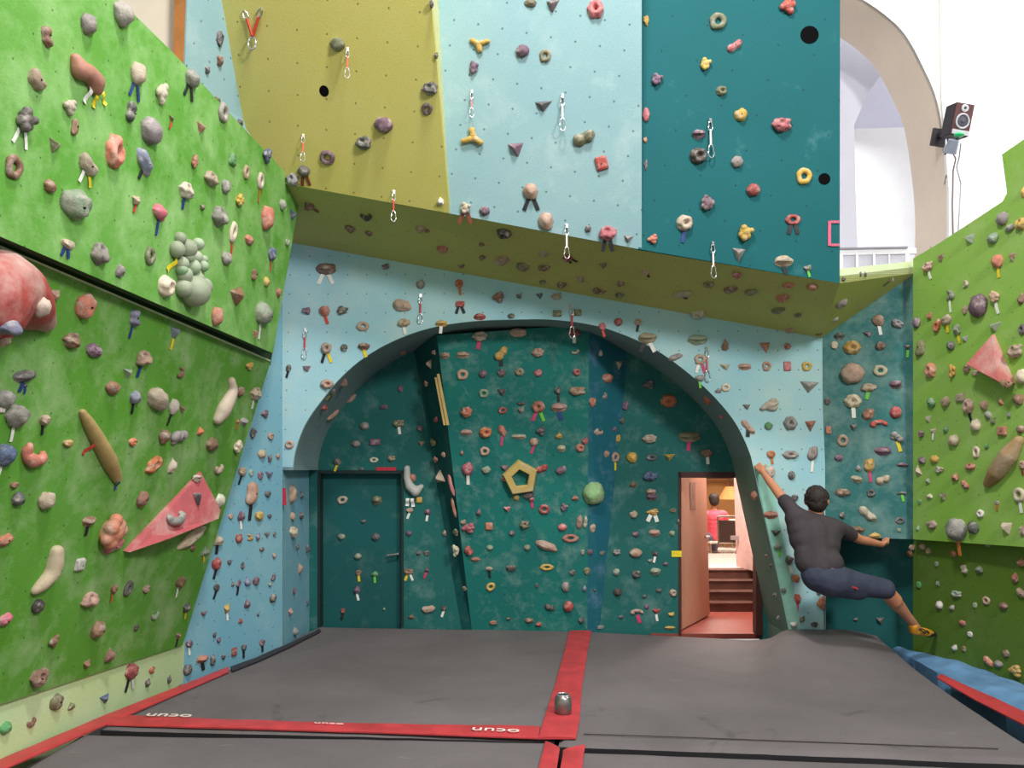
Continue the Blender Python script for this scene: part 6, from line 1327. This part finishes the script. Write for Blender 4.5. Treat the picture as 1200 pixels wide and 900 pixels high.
# ------------------------------------------------------------------ person sitting in the lounge
sx = spot(837, 14.5); bs = sx + Vector((0, 0, .5)); seat = empty('person', bs); tag(seat, 'person in a pink top sitting with their back to the open doorway', 'person'); SO = Vector(bs)
rz = R(8)
def q3(x, y, z): return Vector((x, y, z))
tb_ = [(q3(-.08, 0, .1), .12, q3(.08, 0, .1), .12), (q3(0, 0, .15), .14, q3(0, -.0, .42), .15), (q3(-.16, 0, .5), .065, q3(.16, 0, .5), .065), (q3(0, 0, .55), .05, q3(0, .02, .66), .05), (q3(0, .02, .74), .09, q3(0, .03, .78), .085),
       (q3(-.09, .02, .09), .08, q3(-.1, .42, .1), .06), (q3(.09, .02, .09), .08, q3(.1, .42, .1), .06), (q3(-.1, .42, .08), .05, q3(-.1, .44, -.4), .04), (q3(.1, .42, .08), .05, q3(.1, .44, -.4), .04),
       (q3(-.1, .44, -.44), .035, q3(-.1, .56, -.46), .03), (q3(.1, .44, -.44), .035, q3(.1, .56, -.46), .03),
       (q3(-.19, 0, .48), .05, q3(-.24, .06, .22), .042), (q3(-.24, .06, .22), .04, q3(-.14, .3, .24), .03), (q3(.19, 0, .48), .05, q3(.24, .06, .22), .042), (q3(.24, .06, .22), .04, q3(.14, .3, .24), .03)]
tb_ += hand(q3(-.14, .3, .24), Vector((.2, 1, 0)), Vector((0, 0, 1)), 1, .5) + hand(q3(.14, .3, .24), Vector((-.2, 1, 0)), Vector((0, 0, 1)), -1, .5)
caps(tb_, 'body', .012, M_SKIN, seat, Vector((0, 0, 0)), 2)
caps([(q3(0, 0, .12), .155, q3(0, 0, .42), .165), (q3(-.16, 0, .48), .085, q3(.16, 0, .48), .085), (q3(-.19, 0, .46), .068, q3(-.235, .05, .26), .058), (q3(.19, 0, .46), .068, q3(.235, .05, .26), .058)], 'pink_top', .014, plain('pink_cloth', (226, 84, 104), .8), seat, Vector((0, 0, 0)), 4)
caps([(q3(-.08, 0, .08), .135, q3(.08, 0, .08), .135), (q3(-.09, .02, .09), .095, q3(-.1, .42, .1), .075), (q3(.09, .02, .09), .095, q3(.1, .42, .1), .075), (q3(-.1, .42, .08), .065, q3(-.1, .44, -.36), .055), (q3(.1, .42, .08), .065, q3(.1, .44, -.36), .055)], 'trousers', .014, plain('grey_blue_cloth', (96, 92, 112), .85), seat, Vector((0, 0, 0)), 4)
caps([(q3(0, -.01, .78), .1, q3(0, -.02, .72), .09)], 'hair', .012, M_HAIR, seat, Vector((0, 0, 0)), 2)
# ------------------------------------------------------------------ labels: look first, then what it sits beside
LAND = [('the yellow pentagon', 609, 559), ('the big light green dome', 698, 578), ('the closed teal door', 422, 640), ('the open doorway', 845, 645), ('the pink triangle', 215, 610), ('the red bulge', 20, 350),
        ('the green bubble cluster', 228, 315), ('the climber\'s head', 957, 587), ('the arch top', 600, 372), ('the big salmon face shape', 135, 625), ('the long yellow banana shape', 118, 523),
        ('the long beige spoon shape', 264, 470), ('the beige boot shape', 57, 670), ('the yellow wooden slat', 517, 465), ('the small pink pyramid', 1157, 425), ('the tan canoe shape', 1175, 540),
        ('the grey ball hold', 1118, 620), ('the loudspeaker', 1128, 140), ('the balcony railing', 1025, 305), ('the overhang lip', 640, 270), ('the door handle', 461, 651), ('the wooden post', 210, 40),
        ('the climber\'s foot', 1082, 738), ('the red centre strip', 680, 740), ('the pink taped square', 976, 273), ('the dark seam between green panels', 160, 340), ('the blue mat', 1130, 785),
        ('the large dusty pink ball', 999, 437), ('the three-armed yellow hold', 561, 51), ('the grey diamond wedge', 950, 453), ('the pale hook shape', 483, 573), ('the orange-red crescent', 1031, 497)]
from collections import defaultdict
def size_word(h):
    s = math.sqrt(h['w'] * h['h']); return 'tiny' if s < 7 else 'small' if s < 12 else 'medium' if s < 19 else 'large'
ORD = ['', 'second ', 'third ', 'fourth ', 'fifth ', 'sixth ', 'seventh ']
byb = defaultdict(list)
for h in HOLDS:
    tp = ''
    if h['t']:
        names = [TC[c][1] for c in h['t']]
        if len(names) == 2 and names[0] == names[1]: tp = ' with two %s tapes' % names[0]
        elif len(names) == 1: tp = ' with %s tape' % names[0]
        else: tp = ' with %s and %s tapes' % (names[0], names[1])
    noun = NOUN[h['k']]
    if h['k'] == 'H': h['base'] = noun
    else: h['base'] = ('%s %s %s' % (size_word(h), CC[h['c']][1], noun)) + tp
    h['where'] = WNAME.get(h['wall'], 'the wall')
    byb[(h['base'], h['where'])].append(h)
used = set()
def nwords(s): return len(s.replace("'s", '').split())
for (b, wh), lst in byb.items():
    if len(lst) == 1: lst[0]['label'] = '%s on %s' % (b, wh); used.add(lst[0]['label']); continue
    for h in lst:
        best = None
        for (ln, lx, ly) in LAND:
            dx, dy = h['px'] - lx, h['py'] - ly; d = math.hypot(dx, dy)
            if d < 6: continue
            for dn_, ok in (('above', lambda a, c: -c > abs(a)), ('below', lambda a, c: c >= abs(a)), ('left of', lambda a, c: -a >= abs(c)), ('right of', lambda a, c: a > abs(c))):
                if not ok(dx, dy): continue
                mates = sorted((math.hypot(o['px'] - lx, o['py'] - ly), id(o)) for o in lst if ok(o['px'] - lx, o['py'] - ly))
                rk = [i for _, i in mates].index(id(h))
                if rk >= len(ORD): continue
                lab = '%s%s, %s%s' % (ORD[rk], b, dn_ + ' ', ln)
                if rk == 0 and len(mates) > 1: lab = 'nearest %s, %s %s' % (b, dn_, ln)
                cost = rk * 60 + d + (200 if nwords(lab) > 16 else 0)
                if lab in used: continue
                # the phrase must fit only this hold, whatever wall the look-alikes are on
                rivals = [o for key, L in byb.items() if key[0] == b for o in L if o is not h and ok(o['px'] - lx, o['py'] - ly) and math.hypot(o['px'] - lx, o['py'] - ly) < d]
                if len(rivals) != rk: continue
                if best is None or cost < best[0]: best = (cost, lab)
        if best is None:
            best = (0, '%s on %s' % (b, wh))
        h['label'] = best[1]; used.add(best[1])
for h in HOLDS:
    tag(h['o'], h['label'], 'climbing hold' if h['k'] != 'H' else 'hand hole', ('climbing holds on ' + h['where']) if h['k'] != 'H' else 'hand holes')
